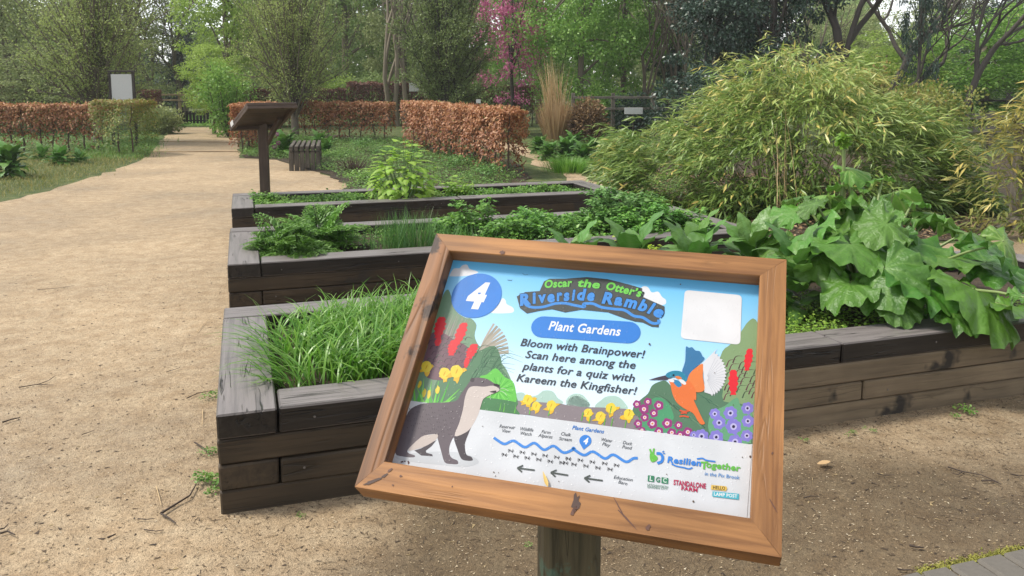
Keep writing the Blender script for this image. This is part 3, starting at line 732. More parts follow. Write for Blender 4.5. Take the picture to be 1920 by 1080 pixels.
# left thicket
pr.poly(smooth_closed(Z1([(380, 420), (420, 300), (460, 262), (490, 340), (520, 430), (590, 480), (640, 488), (680, 540), (665, 620), (700, 700), (800, 790), (880, 840), (930, 920), (960, 1000), (985, 1080), (960, 1150), (700, 1190), (150, 1150), (250, 800)]), 3), '7fa283')
for i in range(16):
    x = 410 + i * 12; pr.stroke(Z1([(x - 60 - i * 2, 760), (x - 30, 600), (x + 30, 440 + (i % 4) * 14)]), 0.003, ['a98f8c', '8d7d7c', 'b59aa0'][i % 3], taper=True)
for i in range(9):   # plume grass
    a = 0.55 + i * 0.13; pr.stroke(Z1([(690 + 9 * i, 770 - 4 * i), (700 + 110 * math.sin(a) * 0.8, 760 - 150 * math.cos(a) * .9), (690 + 240 * math.sin(a), 740 - 250 * math.cos(a))]), 0.0042 + .0012 * (i % 3), ['c0b8ab', 'aaa394', 'b8b0a0'][i % 3])
pr.poly(smooth_closed(Z1([(330, 1100), (480, 780), (600, 800), (700, 740), (820, 700), (870, 800), (880, 880), (930, 950), (985, 1080), (960, 1180), (500, 1200)]), 3), '5f8a68')
for i in range(26):
    x = 640 + (i % 9) * 24; y = 950 - (i % 5) * 40; L = 90 + 40 * (i % 3)
    pr.stroke(Z1([(x, y), (x + L * .5, y - 70 - 8 * (i % 4)), (x + L + 40, y - 90 + 25 * (i % 3))]), 0.0016, ['3f6f52', '2f5a45', '4c7d5c'][i % 3], taper=True)
pr.poly(smooth_closed(Z1([(260, 850), (300, 700), (330, 600), (420, 600), (500, 650), (600, 700), (650, 780), (600, 860), (450, 960), (300, 950)]), 3), '7c5d68')
for i in range(40):
    x = 290 + (i * 37) % 320; y = 900 - (i * 53) % 260
    pr.stroke(Z1([(x, y), (x + 20, y - 26), (x + 62, y - 26 + (i % 3) * 12)]), 0.0016, ['4d3340', '5c4450', '3f5d4c'][i % 3], taper=True)
def spike(cx, y0, y1, wv, Z, lean=0.2, col='f0303c'):
    n = 9; pts = []
    for k in range(n + 1):
        t = k / n; pts.append((cx + lean * (y0 - (y0 + (y1 - y0) * t)) - wv * (0.55 + .45 * math.sin(math.pi * min(1, t * 1.1))) * (1 if k % 2 else .72), y0 + (y1 - y0) * t))
    for k in range(n, -1, -1):
        t = k / n; pts.append((cx + lean * (y0 - (y0 + (y1 - y0) * t)) + wv * (0.55 + .45 * math.sin(math.pi * min(1, t * 1.1))) * (1 if k % 2 else .72), y0 + (y1 - y0) * t))
    pr.poly(Z(pts), col)
spike(410, 475, 640, 48, Z1); spike(385, 640, 700, 30, Z1); spike(585, 520, 690, 45, Z1, .35); spike(505, 655, 775, 42, Z1, .2); spike(665, 685, 800, 45, Z1, .4); spike(610, 790, 870, 24, Z1)
# bright leaves and daffodils at the left
pr.poly(smooth_closed(Z3([(700, 40), (760, 10), (830, -40), (900, 30), (960, 60), (985, 140), (985, 230), (900, 245), (740, 215)]), 3), '6fd055')
for i in range(24):
    a = i * 0.26; pr.stroke(Z3([(850 + 30 * math.cos(a), 130 + 30 * math.sin(a)), (850 + 115 * math.cos(a), 130 + 100 * math.sin(a))]), 0.0012, ['8ae76a', '4fae45'][i % 2])
pr.poly(smooth_closed(Z3([(700, 200), (760, 190), (985, 225), (985, 270), (1000, 330), (710, 290)]), 3), '4f8a58')
for i, (bx, tx, ty) in enumerate([(200, 190, 60), (230, 250, 90), (270, 215, 110), (300, 330, 60), (330, 300, 100), (250, 270, 40), (350, 385, 60), (215, 240, 140), (280, 330, 120), (430, 550, 120), (400, 470, 60), (440, 520, 180), (410, 500, 200), (370, 400, 130)]):
    pr.stroke(Z3([(bx, 235), ((bx + tx) / 2, (235 + ty) / 2), (tx, ty)]), 0.0042, ['7fdc5a', '5cc04c', '93e86a'][i % 3], taper=True)
def daff(Z, cx, cy, r):
    pr.poly(Z(blob(cx, cy + .3 * r, r * 1.5, r * .55, -.3, 10, rough=.35)), 'f6c53a'); pr.poly(Z(blob(cx + .1 * r, cy + .9 * r, r * .5, r * .9, .2, 10, rough=.3)), 'f6c53a')
    pr.poly(Z(blob(cx, cy, r, r * 1.05, 0, 14, rough=.08)), 'fbe04a')
    pr.poly(Z(blob(cx, cy, r * .12, r * .5, .4, 8, rough=.1)), 'e3b52e')
for cx, cy, r in [(290, 865, 42), (430, 915, 42), (525, 900, 48)]: daff(Z1, cx, cy, r)
for cx, cy in [(237, 85), (272, 155), (308, 165), (375, 130)]: pr.poly(Z3(blob(cx, cy, 14, 32, .2, 10)), 'fadf48')
for cx, cy, r in [(1080, 205, 38), (1145, 255, 34), (1262, 250, 38)]: daff(Z3, cx, cy, r)
for cx, cy, r in [(185, 235, 36), (285, 265, 40), (370, 195, 42), (515, 245, 42)]: daff(Z4, cx, cy, r)
for (a, c) in [(190, 330), (310, 350), (370, 350), (480, 365), (360, 250), (130, 300)]: pr.stroke(Z4([(a, c), (a + 14, c - 70)]), 0.0018, '74b84e')
for (a, c) in [(890, 300), (975, 310), (860, 290), (1090, 320), (1240, 330)]: pr.stroke(Z3([(a, c), (a + 12, c - 65)]), 0.0022, '74c84e', taper=True)
# right hand thicket
pr.poly(smooth_closed(Z2([(1400, 415), (1340, 430), (1290, 500), (1210, 600), (1140, 660), (1110, 800), (1120, 1000), (1200, 1250), (1480, 1250), (1480, 600)]), 3), '8fac7c')
pr.poly(smooth_closed(Z2([(560, 990), (590, 930), (640, 900), (700, 890), (760, 940), (900, 960), (1130, 930), (1150, 1050), (1350, 1100), (1380, 1380), (900, 1330), (540, 1200), (440, 1120), (500, 1040)]), 3), '5e8468')
for i in range(22):
    x = 600 + (i * 71) % 680; y = 1020 + (i * 47) % 230; pr.stroke(Z2([(x + 90, y + 40), (x + 50, y), (x - 20, y - 20 - (i % 3) * 12)]), 0.002, ['46705a', '6f9474', '3f6650'][i % 3], taper=True)
for i in range(26):
    x = 1150 + (i * 29) % 240; y = 1000 - (i * 61) % 290; pr.stroke(Z2([(x, y + 40), (x + 25, y - 10), (x + 80, y - 14)]), 0.0022, ['6b3a4a', '54303c', '4c5d48'][i % 3], taper=True)
spike(1225, 805, 1000, 42, Z2, .0); spike(1355, 640, 810, 36, Z2, .15)
def flower(Z, cx, cy, r, petal, eye, n=5):
    k = 5 * n; a = np.linspace(0, 2 * np.pi, k, endpoint=False); rr = r * (0.84 + 0.16 * np.abs(np.sin(a * n / 2)))
    pr.poly(Z(np.column_stack([cx + rr * np.cos(a), cy + rr * np.sin(a)])), petal)
    pr.poly(Z(blob(cx, cy, r * .42, r * .42, 0, 10, rough=.05)), eye[0]); pr.poly(Z(blob(cx, cy, r * .2, r * .2, 0, 8, rough=.05)), eye[1])
pr.poly(smooth_closed(Z4([(700, 130), (760, 110), (820, 140), (850, 180), (880, 270), (860, 320), (900, 400), (560, 350), (640, 250), (720, 230)]), 3), '55a576')
for cx, cy, r in [(580, 165, 34), (668, 145, 34), (757, 175, 42), (637, 205, 42), (717, 238, 36), (643, 272, 36), (590, 322, 36), (705, 322, 44), (825, 320, 44), (917, 335, 34), (758, 385, 38), (862, 395, 38), (992, 390, 40), (930, 412, 34), (620, 375, 30)]:
    flower(Z4, cx, cy, r, 'a03a82', ('f5d9e8', 'e0a04c'))
pr.poly(smooth_closed(Z4([(1180, 240), (1290, 180), (1390, 110), (1420, 180), (1500, 170), (1500, 480), (1250, 440), (1160, 380)]), 3), '6fae84')
for cx, cy, r in [(1210, 243, 46), (1337, 237, 58), (1475, 198, 52), (1245, 315, 56), (1362, 347, 66), (1478, 302, 52), (1103, 425, 60), (1222, 432, 60), (1375, 470, 62), (1470, 420, 50), (1040, 415, 34)]:
    flower(Z4, cx, cy, r, '8f86dd', ('c9c4f4', '2b2348'), 7)
pr.poly([LB, RB, (1400, 975), (725, 880)], 'e6e9ee')          # the white band hides whatever hangs below the picture
for q in [[(1037, 135), (1055, 148), (1082, 145)], [(922, 190), (940, 188), (955, 195)], [(920, 185), (938, 192), (960, 186)]]: pr.stroke(Z1(q), 0.0007, '5b7d93')
pr.done('printed garden scene with sky, daffodils and red, purple and lilac flowers')

pr = Print('printed_badge')
a = np.linspace(0, 2 * np.pi, 40, endpoint=False); cc = pl(893.5, 554); rx = np.linalg.norm(pl(940, 556) - pl(847, 552)) / 2
pr.poly(np.column_stack([cc[0] + rx * np.cos(a), cc[1] + rx * np.sin(a)]), '3f8de8', True)
text(pr, '4', (871, 574), (908, 577), 'ffffff', 44, 0.07, 0.22)
pl1, pl2 = pl(1018, 613), pl(1178, 623.5); rr = np.linalg.norm(pl(1097, 599) - pl(1095, 639)) / 2
d = unit(pl2 - pl1); an = math.atan2(d[1], d[0]); aa = np.linspace(math.pi / 2, 3 * math.pi / 2, 12)
pr.poly(np.vstack([[pl1 + rr * np.array([math.cos(t + an), math.sin(t + an)]) for t in aa], [pl2 - rr * np.array([math.cos(t + an), math.sin(t + an)]) for t in aa]]), '3f8de8', True)
text(pr, 'Plant Gardens', (1028, 618.5), (1163, 630), 'ffffff', 17, 0.022, 0.18)
q0, q1, q2, q3 = [pl(*p) for p in ((1284, 544), (1391, 554), (1388, 647), (1276, 635))]
def rounded(Q, r, n=6):
    out = []
    for i in range(4):
        p, a_, c_ = Q[i], Q[i - 1], Q[(i + 1) % 4]; u, v = unit(a_ - p), unit(c_ - p)
        for t in np.linspace(0, 1, n): A = p + u * r * (1 - t) ** 2 + v * r * t * t; out.append(A)
    return np.array(out)
pr.poly(rounded([q0, q1, q2, q3], 0.009), 'f3f3f6', True)
pr.done('blue round badge with white 4, blue title pill and blank white rounded card')

pr = Print('printed_title')
pr.poly([(969, 556), (985, 548), (1012, 546), (1020, 528), (1030, 523), (1060, 523), (1100, 520), (1140, 524), (1180, 534), (1204, 541), (1203, 556), (1225, 566), (1246, 575), (1246, 588), (1236, 597), (1235, 614), (1222, 613), (1205, 605), (1190, 603), (1170, 597), (1140, 586), (1110, 583), (1090, 581), (1060, 586), (1035, 580), (1012, 583), (988, 588), (975, 578)], '565a58')
tt = 'Oscar the Otter\u2019s'; segs = [('Oscar', (1021, 540), (1073, 537)), ('the', (1082, 537), (1124, 541)), ('Otter\u2019s', (1135, 542), (1201, 557))]
for s_, a_, c_ in segs:
    text(pr, s_, a_, c_, '35423c', 14.5, 0.07, 0.1, base=0.04)
for s_, a_, c_ in segs: text(pr, s_, a_, c_, '7fe05f', 14.5, 0.04, 0.1)
lets = [('R', 975, 573, 996, 570), ('i', 999, 569, 1006, 568), ('v', 1010, 568, 1025, 566), ('e', 1027, 567, 1041, 565), ('r', 1044, 564, 1055, 563), ('s', 1057, 564, 1068, 563), ('i', 1072, 563, 1078, 563), ('d', 1081, 562, 1097, 563), ('e', 1100, 563, 1114, 564),
        ('R', 1128, 568, 1149, 571), ('a', 1151, 571, 1166, 573), ('m', 1169, 574, 1192, 579), ('b', 1195, 580, 1210, 585), ('l', 1213, 586, 1220, 589), ('e', 1223, 590, 1240, 597)]
for ch_, xa, ya, xb, yb in lets: text(pr, ch_, (xa, ya), (xb, yb), '2f3a44', 21, 0.09, 0.08, base=0.05)
for ch_, xa, ya, xb, yb in lets: text(pr, ch_, (xa, ya), (xb, yb), '4f9df0', 21, 0.05, 0.08)
wv = Z1([(1050, 352), (1070, 385), (1120, 402), (1200, 398), (1290, 373), (1370, 370), (1440, 385), (1520, 398)]) + Z2([(60, 292), (130, 290), (200, 318), (300, 332), (380, 342), (450, 385), (520, 398), (590, 440), (640, 440), (645, 415)])
pr.stroke(wv, 0.0056, '4f9df0')
pr.done('title lettering in green and blue on a dark backing')

pr = Print('printed_lettering')
for s_, a_, c_ in [('Bloom with Brainpower!', (975.5, 648.5), (1208.5, 672)), ('Scan here among the', (984.5, 671), (1191, 692)), ('plants for a quiz with', (979, 693), (1189.5, 716.5)), ('Kareem the Kingfisher!', (968, 714.8), (1193.5, 740.5))]:
    text(pr, s_, a_, c_, '41454f', 14.5 if s_[0] != 'p' else 14.5, 0.016, 0.18)
pr.done('four lines of dark bold slanted text')

pr = Print('printed_otter')
pr.poly(smooth_closed(Z3([(60, 640), (240, 620), (420, 610), (600, 630), (700, 690), (600, 730), (400, 715), (100, 680)]), 4), 'd3d7dc')
ott = [(45, 615), (100, 430), (150, 300), (220, 250), (300, 232), (430, 228), (520, 215), (560, 160), (610, 90), (645, 45), (700, 35), (760, 45), (800, 68), (835, 88), (858, 96), (862, 128), (835, 152), (790, 168), (735, 200), (715, 250), (690, 330), (640, 420), (615, 480), (592, 540), (592, 600), (605, 638), (640, 652), (650, 680), (600, 682), (560, 665), (530, 590), (505, 500), (470, 570), (470, 630), (490, 662), (530, 680), (535, 708), (480, 708), (432, 694), (405, 610), (380, 520), (368, 478), (330, 476), (260, 492), (190, 550), (143, 600), (152, 624), (198, 640), (190, 656), (110, 650)]
pr.poly(Z3([(195, 602), (250, 585), (370, 520), (330, 570), (285, 605), (290, 620), (335, 632), (340, 648), (250, 642)]), '4b434a')
pr.poly(smooth_closed(Z3(ott), 3), '6c6168')
pr.poly(smooth_closed(Z3([(505, 500), (560, 480), (625, 440), (592, 540), (592, 600), (605, 638), (640, 652), (650, 680), (600, 682), (560, 665), (530, 590)]), 3), '4b434a')
pr.poly(smooth_closed(Z3([(618, 120), (660, 102), (740, 106), (805, 98), (852, 118), (852, 138), (830, 150), (790, 166), (735, 200), (715, 250), (690, 330), (640, 420), (590, 465), (510, 490), (545, 390), (575, 280), (590, 190)]), 3), 'dccfc8')
pr.poly(smooth_closed(Z3([(145, 600), (250, 497), (320, 480), (375, 476), (370, 512), (300, 560), (220, 590)]), 3), 'd6c8c0')
pr.poly(smooth_closed(Z3([(812, 84), (838, 84), (860, 94), (852, 108), (828, 104)]), 3), '2c262c'); pr.poly(smooth_closed(Z3([(780, 145), (830, 135), (832, 150), (812, 154)]), 3), '3a3238')
pr.poly(Z3(blob(727, 69, 8, 7, 0, 10, rough=0)), '1c181c'); pr.poly(Z3(blob(724, 67, 3, 3, 0, 8, rough=0)), 'f0f0f0')
pr.poly(smooth_closed(Z3([(630, 60), (640, 38), (665, 42), (655, 70)]), 3), '4b434a')
for i in range(90):
    x = 120 + (i * 83) % 380; y = 260 + (i * 59) % 220
    if x > 150 + (480 - y) * -.2: pr.poly(Z3(blob(x, y, 7, 2.5, 1.1, 6)), '4f464d')
for q in [[(850, 130), (890, 120), (930, 140)], [(845, 138), (885, 145), (915, 175)], [(790, 165), (785, 190), (790, 205)]]: pr.stroke(Z3(q), 0.0005, 'eef4e8')
for x, y in [(95, 692), (105, 690), (122, 688), (148, 690), (155, 698), (150, 703)]: pr.poly(Z3(blob(x, y, 6, 7, .3, 7)), '5a2a26')
pr.done('grey brown otter with a cream chest, standing')

pr = Print('printed_bird')
pr.poly(smooth_closed(Z2([(825, 830), (850, 740), (856, 628), (880, 634), (905, 630), (930, 655), (965, 662), (985, 700), (1000, 718), (960, 760), (900, 820), (870, 885)]), 3), '3f7fb0')
wing = [(985, 755), (1050, 690), (1100, 640)]
for i in range(17):
    t = i / 16; a = math.radians(-62 + 125 * t); R0 = 205 - 40 * t
    wing += [(985 + R0 * math.cos(a) * 1.02, 855 + R0 * math.sin(a) * 1.05), (985 + (R0 - 14) * math.cos(a + .04), 855 + (R0 - 14) * math.sin(a + .04) * 1.05)]
wing += [(1060, 1000), (1000, 980), (1000, 900)]
pr.poly(Z2(wing), 'e9eaef')
for i in range(15):
    a = math.radians(-55 + 112 * i / 14); pr.stroke(Z2([(1010 + 20 * math.cos(a), 870 + 20 * math.sin(a)), (985 + 175 * math.cos(a), 860 + 180 * math.sin(a))]), 0.0006, 'c2c5cf')
pr.poly(smooth_closed(Z2([(985, 757), (990, 800), (988, 850), (995, 900), (1002, 955), (975, 978), (920, 975), (860, 930), (868, 880), (890, 830), (940, 785)]), 3), 'f58b4a')
b2 = [(722, 888), (760, 905), (810, 925), (870, 900), (925, 975), (930, 1020), (940, 1075)]
body = Z2([(722, 885), (760, 880), (830, 900), (880, 890), (930, 960), (935, 1040)]) + Z4([(1040, 130), (1075, 210), (1110, 285), (1130, 322), (1100, 330), (1072, 300), (1035, 240), (970, 205), (905, 155), (870, 90), (852, 10)])
pr.poly(smooth_closed(body, 3), 'f47f42')
for q in [[(925, 215), (960, 225), (1000, 220)], [(935, 240), (970, 235), (985, 240)], [(925, 265), (960, 262), (1000, 270)]]: pr.stroke(Z4(q), 0.0028, 'e0603c')
pr.poly(Z2([(565, 884), (640, 862), (700, 848), (775, 852), (740, 868), (700, 885), (640, 884)]), '4a4350')
pr.poly(smooth_closed(Z2([(698, 848), (720, 825), (770, 812), (820, 820), (855, 850), (866, 885), (850, 900), (815, 870), (760, 862), (720, 868)]), 3), '2f8fae')
pr.poly(smooth_closed(Z2([(765, 885), (800, 890), (825, 925), (800, 942), (775, 925), (755, 895)]), 3), '3a8fc0')
pr.poly(smooth_closed(Z2([(770, 860), (800, 855), (825, 872), (800, 880)]), 3), 'f58b4a'); pr.poly(smooth_closed(Z2([(800, 882), (830, 882), (858, 910), (845, 922), (815, 905)]), 3), 'f4f4f6'); pr.poly(smooth_closed(Z2([(718, 880), (755, 880), (765, 900), (735, 900)]), 3), 'f4f4f6')
pr.poly(Z2(blob(760, 848, 9, 8, 0, 10, rough=0)), '1c1c22')
pr.done('orange and blue river bird with spread wings')

pr = Print('printed_map')
for s_, a_, c_ in [('Reservoir', (857, 425), (980, 438)), ('View', (878, 460), (943, 467)), ('Wildlife', (1018, 445), (1120, 457)), ('Watch', (1020, 480), (1107, 490)), ('Farm', (1185, 467), (1254, 476)), ('Alpacas', (1160, 496), (1270, 510)), ('Chalk', (1337, 484), (1413, 495)), ('Stream', (1320, 521), (1420, 533))]:
    (a1,), (c1,) = Z3([a_]), Z3([c_]); text(pr, s_, a1, c1, '50555c', 6.6, 0.004, 0.2)
for s_, a_, c_ in [('Water', (290, 463), (380, 477)), ('Play', (297, 499), (362, 512)), ('Duck', (465, 488), (540, 500)), ('Pond', (460, 523), (538, 535)), ('Education', (392, 768), (545, 792)), ('Barn', (428, 806), (500, 824))]:
    (a1,), (c1,) = Z4([a_]), Z4([c_]); text(pr, s_, a1, c1, '50555c', 6.6, 0.004, 0.2)
(a1,), (c1,) = Z4([(55, 368)]), Z4([(312, 403)]); text(pr, 'Plant Gardens', a1, c1, '3a86dd', 7.5, 0.02, 0.2)
dots = Z3([(901, 500), (1053, 521), (1207, 542), (1363, 563)]) + Z4([(322, 547), (492, 571), (475, 713)])
for x, y in dots:
    c0 = pl(x, y); pr.poly(np.column_stack([c0[0] + .0034 * np.cos(a), c0[1] + .0034 * np.sin(a)]), '4d5654', True)
pr.stroke(Z3([(815, 503), (850, 528), (900, 552), (970, 528), (1055, 577), (1130, 545), (1205, 597), (1280, 568), (1360, 620), (1440, 590)]) + Z4([(62, 525), (150, 578), (225, 550), (320, 605), (390, 575), (490, 632), (550, 605), (587, 603)]), 0.0046, '4a94ea')
(c1,) = Z4([(163, 462)]); c0 = pl(*c1); rp_ = 0.0102; an = -0.1
pin = [(c0[0] + rp_ * math.cos(t), c0[1] + rp_ * math.sin(t)) for t in np.linspace(-0.7, math.pi + 0.7, 26)] + [(c0[0] - 0.0005, c0[1] - rp_ * 1.55)]
pr.poly(pin, '3f8de8', True); (a1,), (c1,) = Z4([(145, 485)]), Z4([(183, 489)]); text(pr, '4', a1, c1, 'ffffff', 11.5, 0.05, 0.2)
prints = Z3([(945, 605), (1035, 617), (1125, 630), (1212, 642), (1303, 655), (1393, 668)]) + Z4([(22, 605), (120, 618), (217, 633), (317, 645), (413, 660)])
prints2 = Z3([(895, 635), (985, 648), (1073, 660), (1163, 673), (1252, 687), (1343, 698)]) + Z4([(0, 640), (68, 652), (165, 665), (262, 680), (360, 692)])
for k, (x, y) in enumerate(prints + prints2):
    for dx, dy, rx_, ry_ in [(-1.5, -.5, 1.5, 2.2), (-4, -2.5, .8, 1), (-4.6, 0, .8, .9), (-3.8, 2.3, .8, 1), (3, 1, 1.5, 1.8), (5, -1.6, .8, .9), (6, .6, .7, .9), (4.6, 3.2, .8, .9)]:
        pr.poly([(x + dx * .9 + rx_ * math.cos(t), y + dy + ry_ * math.sin(t)) for t in np.linspace(0, 2 * np.pi, 7)[:-1]], '3e3c40')
def arrow(p, q):
    p, q = pl(*p), pl(*q); d = unit(p - q); n = np.array([-d[1], d[0]]); w_ = 0.0013; h = 0.009
    pr.poly([q + n * w_, p - d * .002 + n * w_, p - d * .002 - n * w_, q - n * w_], '555c58', True)
    for s_ in (1, -1): e = p - d * h + n * s_ * h * .62; m = unit(e - p); k = np.array([-m[1], m[0]]) * w_; pr.poly([p + k, e + k, e - k, p - k], '555c58', True)
for (p, q) in (Z3([(998, 740), (1133, 757)]), Z3([(1258, 775), (1393, 797)]), Z4([(155, 765), (303, 785)])): arrow(p, q)
pr.done('small trail map with a blue wavy river, stops, footprints and arrows')

pr = Print('printed_logo')
pr.poly(smooth_closed(Z4([(690, 560), (720, 572), (748, 598), (735, 625), (700, 635), (684, 600)]), 3), '6fc84f'); pr.stroke(Z4([(700, 570), (690, 545), (684, 530)]), .003, '6fc84f'); pr.stroke(Z4([(712, 570), (715, 545), (718, 525)]), .003, '6fc84f')
pr.stroke(Z4([(738, 565), (770, 568), (788, 595), (780, 630), (745, 645)]), .0045, '3f8de8'); pr.stroke(Z4([(785, 555), (800, 545)]), .0016, '3f8de8'); pr.stroke(Z4([(790, 565), (808, 565)]), .0016, '3f8de8')
for s_, a_, c_, col, cap in [('Resilien', (825, 638), (1098, 668), '3f8de8', 12), ('T', (1098, 690), (1160, 692), '6fc84f', 14), ('ogether', (1140, 677), (1418, 710), '6fc84f', 12), ('in the Pix Brook', (1128, 742), (1410, 776), '5b9be0', 7.2)]:
    (a1,), (c1,) = Z4([a_]), Z4([c_]); text(pr, s_, a1, c1, col, cap, .035 if cap > 8 else .006, 0.1)
pr.stroke(Z4([(860, 650), (900, 668), (960, 680), (1000, 690), (1030, 680)]), .0022, '3f8de8'); pr.stroke(Z4([(1065, 610), (1110, 605), (1140, 620), (1215, 632)]), .0024, '3f8de8')
pr.poly(Z4([(669, 742), (721, 748), (719, 797), (667, 791)]), '3f8a68'); pr.poly(Z4([(780, 758), (834, 765), (832, 812), (778, 806)]), '3f8a68')
for s_, a_, c_, col, cap in [('L', (682, 785), (706, 788), 'e6efe9', 8.5), ('G', (732, 794), (766, 799), '3f8a68', 9.5), ('C', (790, 798), (820, 802), 'cfe5d8', 8.5), ('LETCHWORTH', (665, 826), (831, 846), '4f8a70', 3.9), ('GARDEN CITY', (663, 843), (829, 862), '4f8a70', 3.9), ('STANDALONE', (875, 818), (1138, 850), 'c8305c', 9.6), ('FARM', (938, 861), (1070, 878), 'c8305c', 7.2)]:
    (a1,), (c1,) = Z4([a_]), Z4([c_]); text(pr, s_, a1, c1, col, cap, .035 if cap > 5 else .01, 0.0)
pr.poly(Z4([(1182, 820), (1303, 832), (1310, 850), (1300, 869), (1178, 857)]), 'f4cc62'); pr.poly(Z4([(1192, 872), (1406, 892), (1404, 940), (1190, 914)]), '57c0d4')
for s_, a_, c_, col, cap in [('HELLO', (1196, 853), (1294, 861), '4b4538', 6.2), ('LAMP POST', (1203, 905), (1392, 925), 'f2fbfd', 6.2)]:
    (a1,), (c1,) = Z4([a_]), Z4([c_]); text(pr, s_, a1, c1, col, cap, .03, 0.0)
pr.done('row of small partner logos in blue, green, pink, yellow and cyan')
pr = Print('dirt_speck')
for x_, y_, r_ in [(1218, 646, 2.2), (1276, 534, 1.5), (1150, 561, 1.2), (1300, 941, 2.2), (926, 886, 1.8), (929, 893, 1.2), (935, 887, 1), (1392, 858, 1.4), (1340, 700, 1.1), (1048, 903, 1.2), (985, 640, 1.0), (1250, 890, 1.2), (905, 800, 1.1), (860, 660, 1.2), (1180, 770, 1.0), (1375, 760, 1.1)]:
    pr.poly(blob(x_, y_, r_, r_ * .8, .3, 8, rough=.3), '6b5a48')
pr.done('small specks of dirt and rain splash on the print')
# a yellow leaf blown onto the panel, hanging over the bottom rail
lp = [sign_pt(*p, PD - 0.006) for p in ((1027, 912), (1018, 884))]
tv, tf = leaf_t(5, 0.12, 0.35, -0.06, 'lance')
d3 = unit(np.array([lp[1] - lp[0]])); rot = frames(d3, np.array([0, 0, 1.0])); V, F, T = scatter(tv, tf, np.zeros((1, 3)), rot, np.array([np.linalg.norm(lp[1] - lp[0])]))
M['yellowleaf'] = leafmat('yellow_leaf', [(0, (0.55, 0.36, 0.1)), (1, (0.7, 0.5, 0.15))], 0.5, 0.2)
lf = obj('fallen_leaf', mesh('fallen_leaf', V, F, M['yellowleaf'], {'tint': T})); lf.matrix_basis = SM @ Matrix.Translation(Vector(lp[0]))
tag(lf, 'narrow yellow leaf stuck at the bottom edge of the sign panel', 'fallen leaf', 'leaves lying about')
# ================================================================ leaf materials
def ls(*c): n = len(c); return [(i / (n - 1), q) for i, q in enumerate(c)]
M['grassblade'] = leafmat('grass_blade', ls((0.06, 0.18, 0.015), (0.10, 0.27, 0.025), (0.16, 0.34, 0.04), (0.24, 0.42, 0.08)), 0.35, 0.4)
M['drygrass'] = leafmat('verge_grass', ls((0.112, 0.150, 0.027), (0.196, 0.225, 0.053), (0.392, 0.312, 0.106)), 0.6, 0.3)
M['chive'] = leafmat('chive_blade', ls((0.044, 0.130, 0.033), (0.087, 0.221, 0.044), (0.146, 0.286, 0.066)), 0.35, 0.3)
M['fern'] = leafmat('feathery_leaf', ls((0.078, 0.182, 0.030), (0.141, 0.294, 0.048), (0.251, 0.420, 0.071)), 0.5, 0.35, hue_rand=0.1)
M['mint'] = leafmat('mint_leaf', ls((0.059, 0.165, 0.025), (0.118, 0.285, 0.045), (0.235, 0.450, 0.064)), 0.45, 0.3, hue_rand=0.12)
M['nettle'] = leafmat('nettle_leaf', ls((0.067, 0.165, 0.038), (0.118, 0.255, 0.057), (0.202, 0.360, 0.089)), 0.45, 0.3)
M['golden'] = leafmat('golden_leaf', ls((0.168, 0.325, 0.032), (0.280, 0.475, 0.048), (0.476, 0.625, 0.064)), 0.4, 0.4, hue_rand=0.18, vein=(0.4, 0.55, 0.12))
M['chick'] = leafmat('chickweed_leaf', ls((0.102, 0.221, 0.028), (0.189, 0.351, 0.044), (0.349, 0.494, 0.077)), 0.45, 0.35)
M['rhubarb'] = leafmat('rhubarb_leaf', ls((0.062, 0.172, 0.018), (0.092, 0.225, 0.026)), 0.42, 0.28, hue_rand=0.3, vein=(0.15, 0.29, 0.06))
M['rhub_young'] = leafmat('young_rhubarb_leaf', ls((0.12, 0.27, 0.04), (0.16, 0.33, 0.05)), 0.38, 0.35, hue_rand=0.15, vein=(0.30, 0.42, 0.12))
M['rhubstalk'] = leafmat('rhubarb_stalk', ls((0.16, 0.26, 0.07), (0.26, 0.30, 0.12)), 0.4, 0.1)
M['comfrey'] = leafmat('comfrey_leaf', ls((0.07, 0.17, 0.027), (0.105, 0.24, 0.038)), 0.4, 0.25, hue_rand=0.25, vein=(0.12, 0.24, 0.06))
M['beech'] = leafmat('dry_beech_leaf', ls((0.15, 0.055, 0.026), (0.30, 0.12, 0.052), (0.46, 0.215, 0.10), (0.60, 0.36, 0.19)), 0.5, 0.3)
M['beechdark'] = leafmat('dark_beech_leaf', ls((0.07, 0.03, 0.024), (0.15, 0.065, 0.045), (0.26, 0.12, 0.08)), 0.5, 0.25)
M['hedgegreen'] = leafmat('hedge_green_leaf', ls((0.087, 0.156, 0.028), (0.175, 0.247, 0.044), (0.349, 0.338, 0.088), (0.320, 0.156, 0.066)), 0.5, 0.3)
M['hornbud'] = leafmat('hornbeam_bud_leaf', ls((0.22, 0.29, 0.08), (0.35, 0.43, 0.13), (0.50, 0.57, 0.21)), 0.5, 0.4)
M['horndark'] = leafmat('dark_hornbeam_bud_leaf', ls((0.13, 0.19, 0.06), (0.21, 0.28, 0.09), (0.32, 0.38, 0.14)), 0.5, 0.35)
M['lime'] = leafmat('lime_leaf', ls((0.22, 0.34, 0.06), (0.34, 0.48, 0.09), (0.48, 0.60, 0.17)), 0.5, 0.45)
M['fresh'] = leafmat('fresh_leaf', ls((0.12, 0.26, 0.045), (0.22, 0.40, 0.075), (0.36, 0.54, 0.12)), 0.5, 0.4)
M['wood_green'] = leafmat('wood_leaf', ls((0.15, 0.23, 0.07), (0.24, 0.34, 0.11), (0.36, 0.45, 0.17)), 0.6, 0.35)
M['olive'] = leafmat('olive_leaf', ls((0.20, 0.25, 0.09), (0.30, 0.35, 0.14), (0.42, 0.46, 0.21)), 0.6, 0.35)
M['ivy'] = leafmat('dark_evergreen_leaf', ls((0.02, 0.04, 0.028), (0.035, 0.07, 0.045), (0.085, 0.13, 0.085)), 0.35, 0.1)
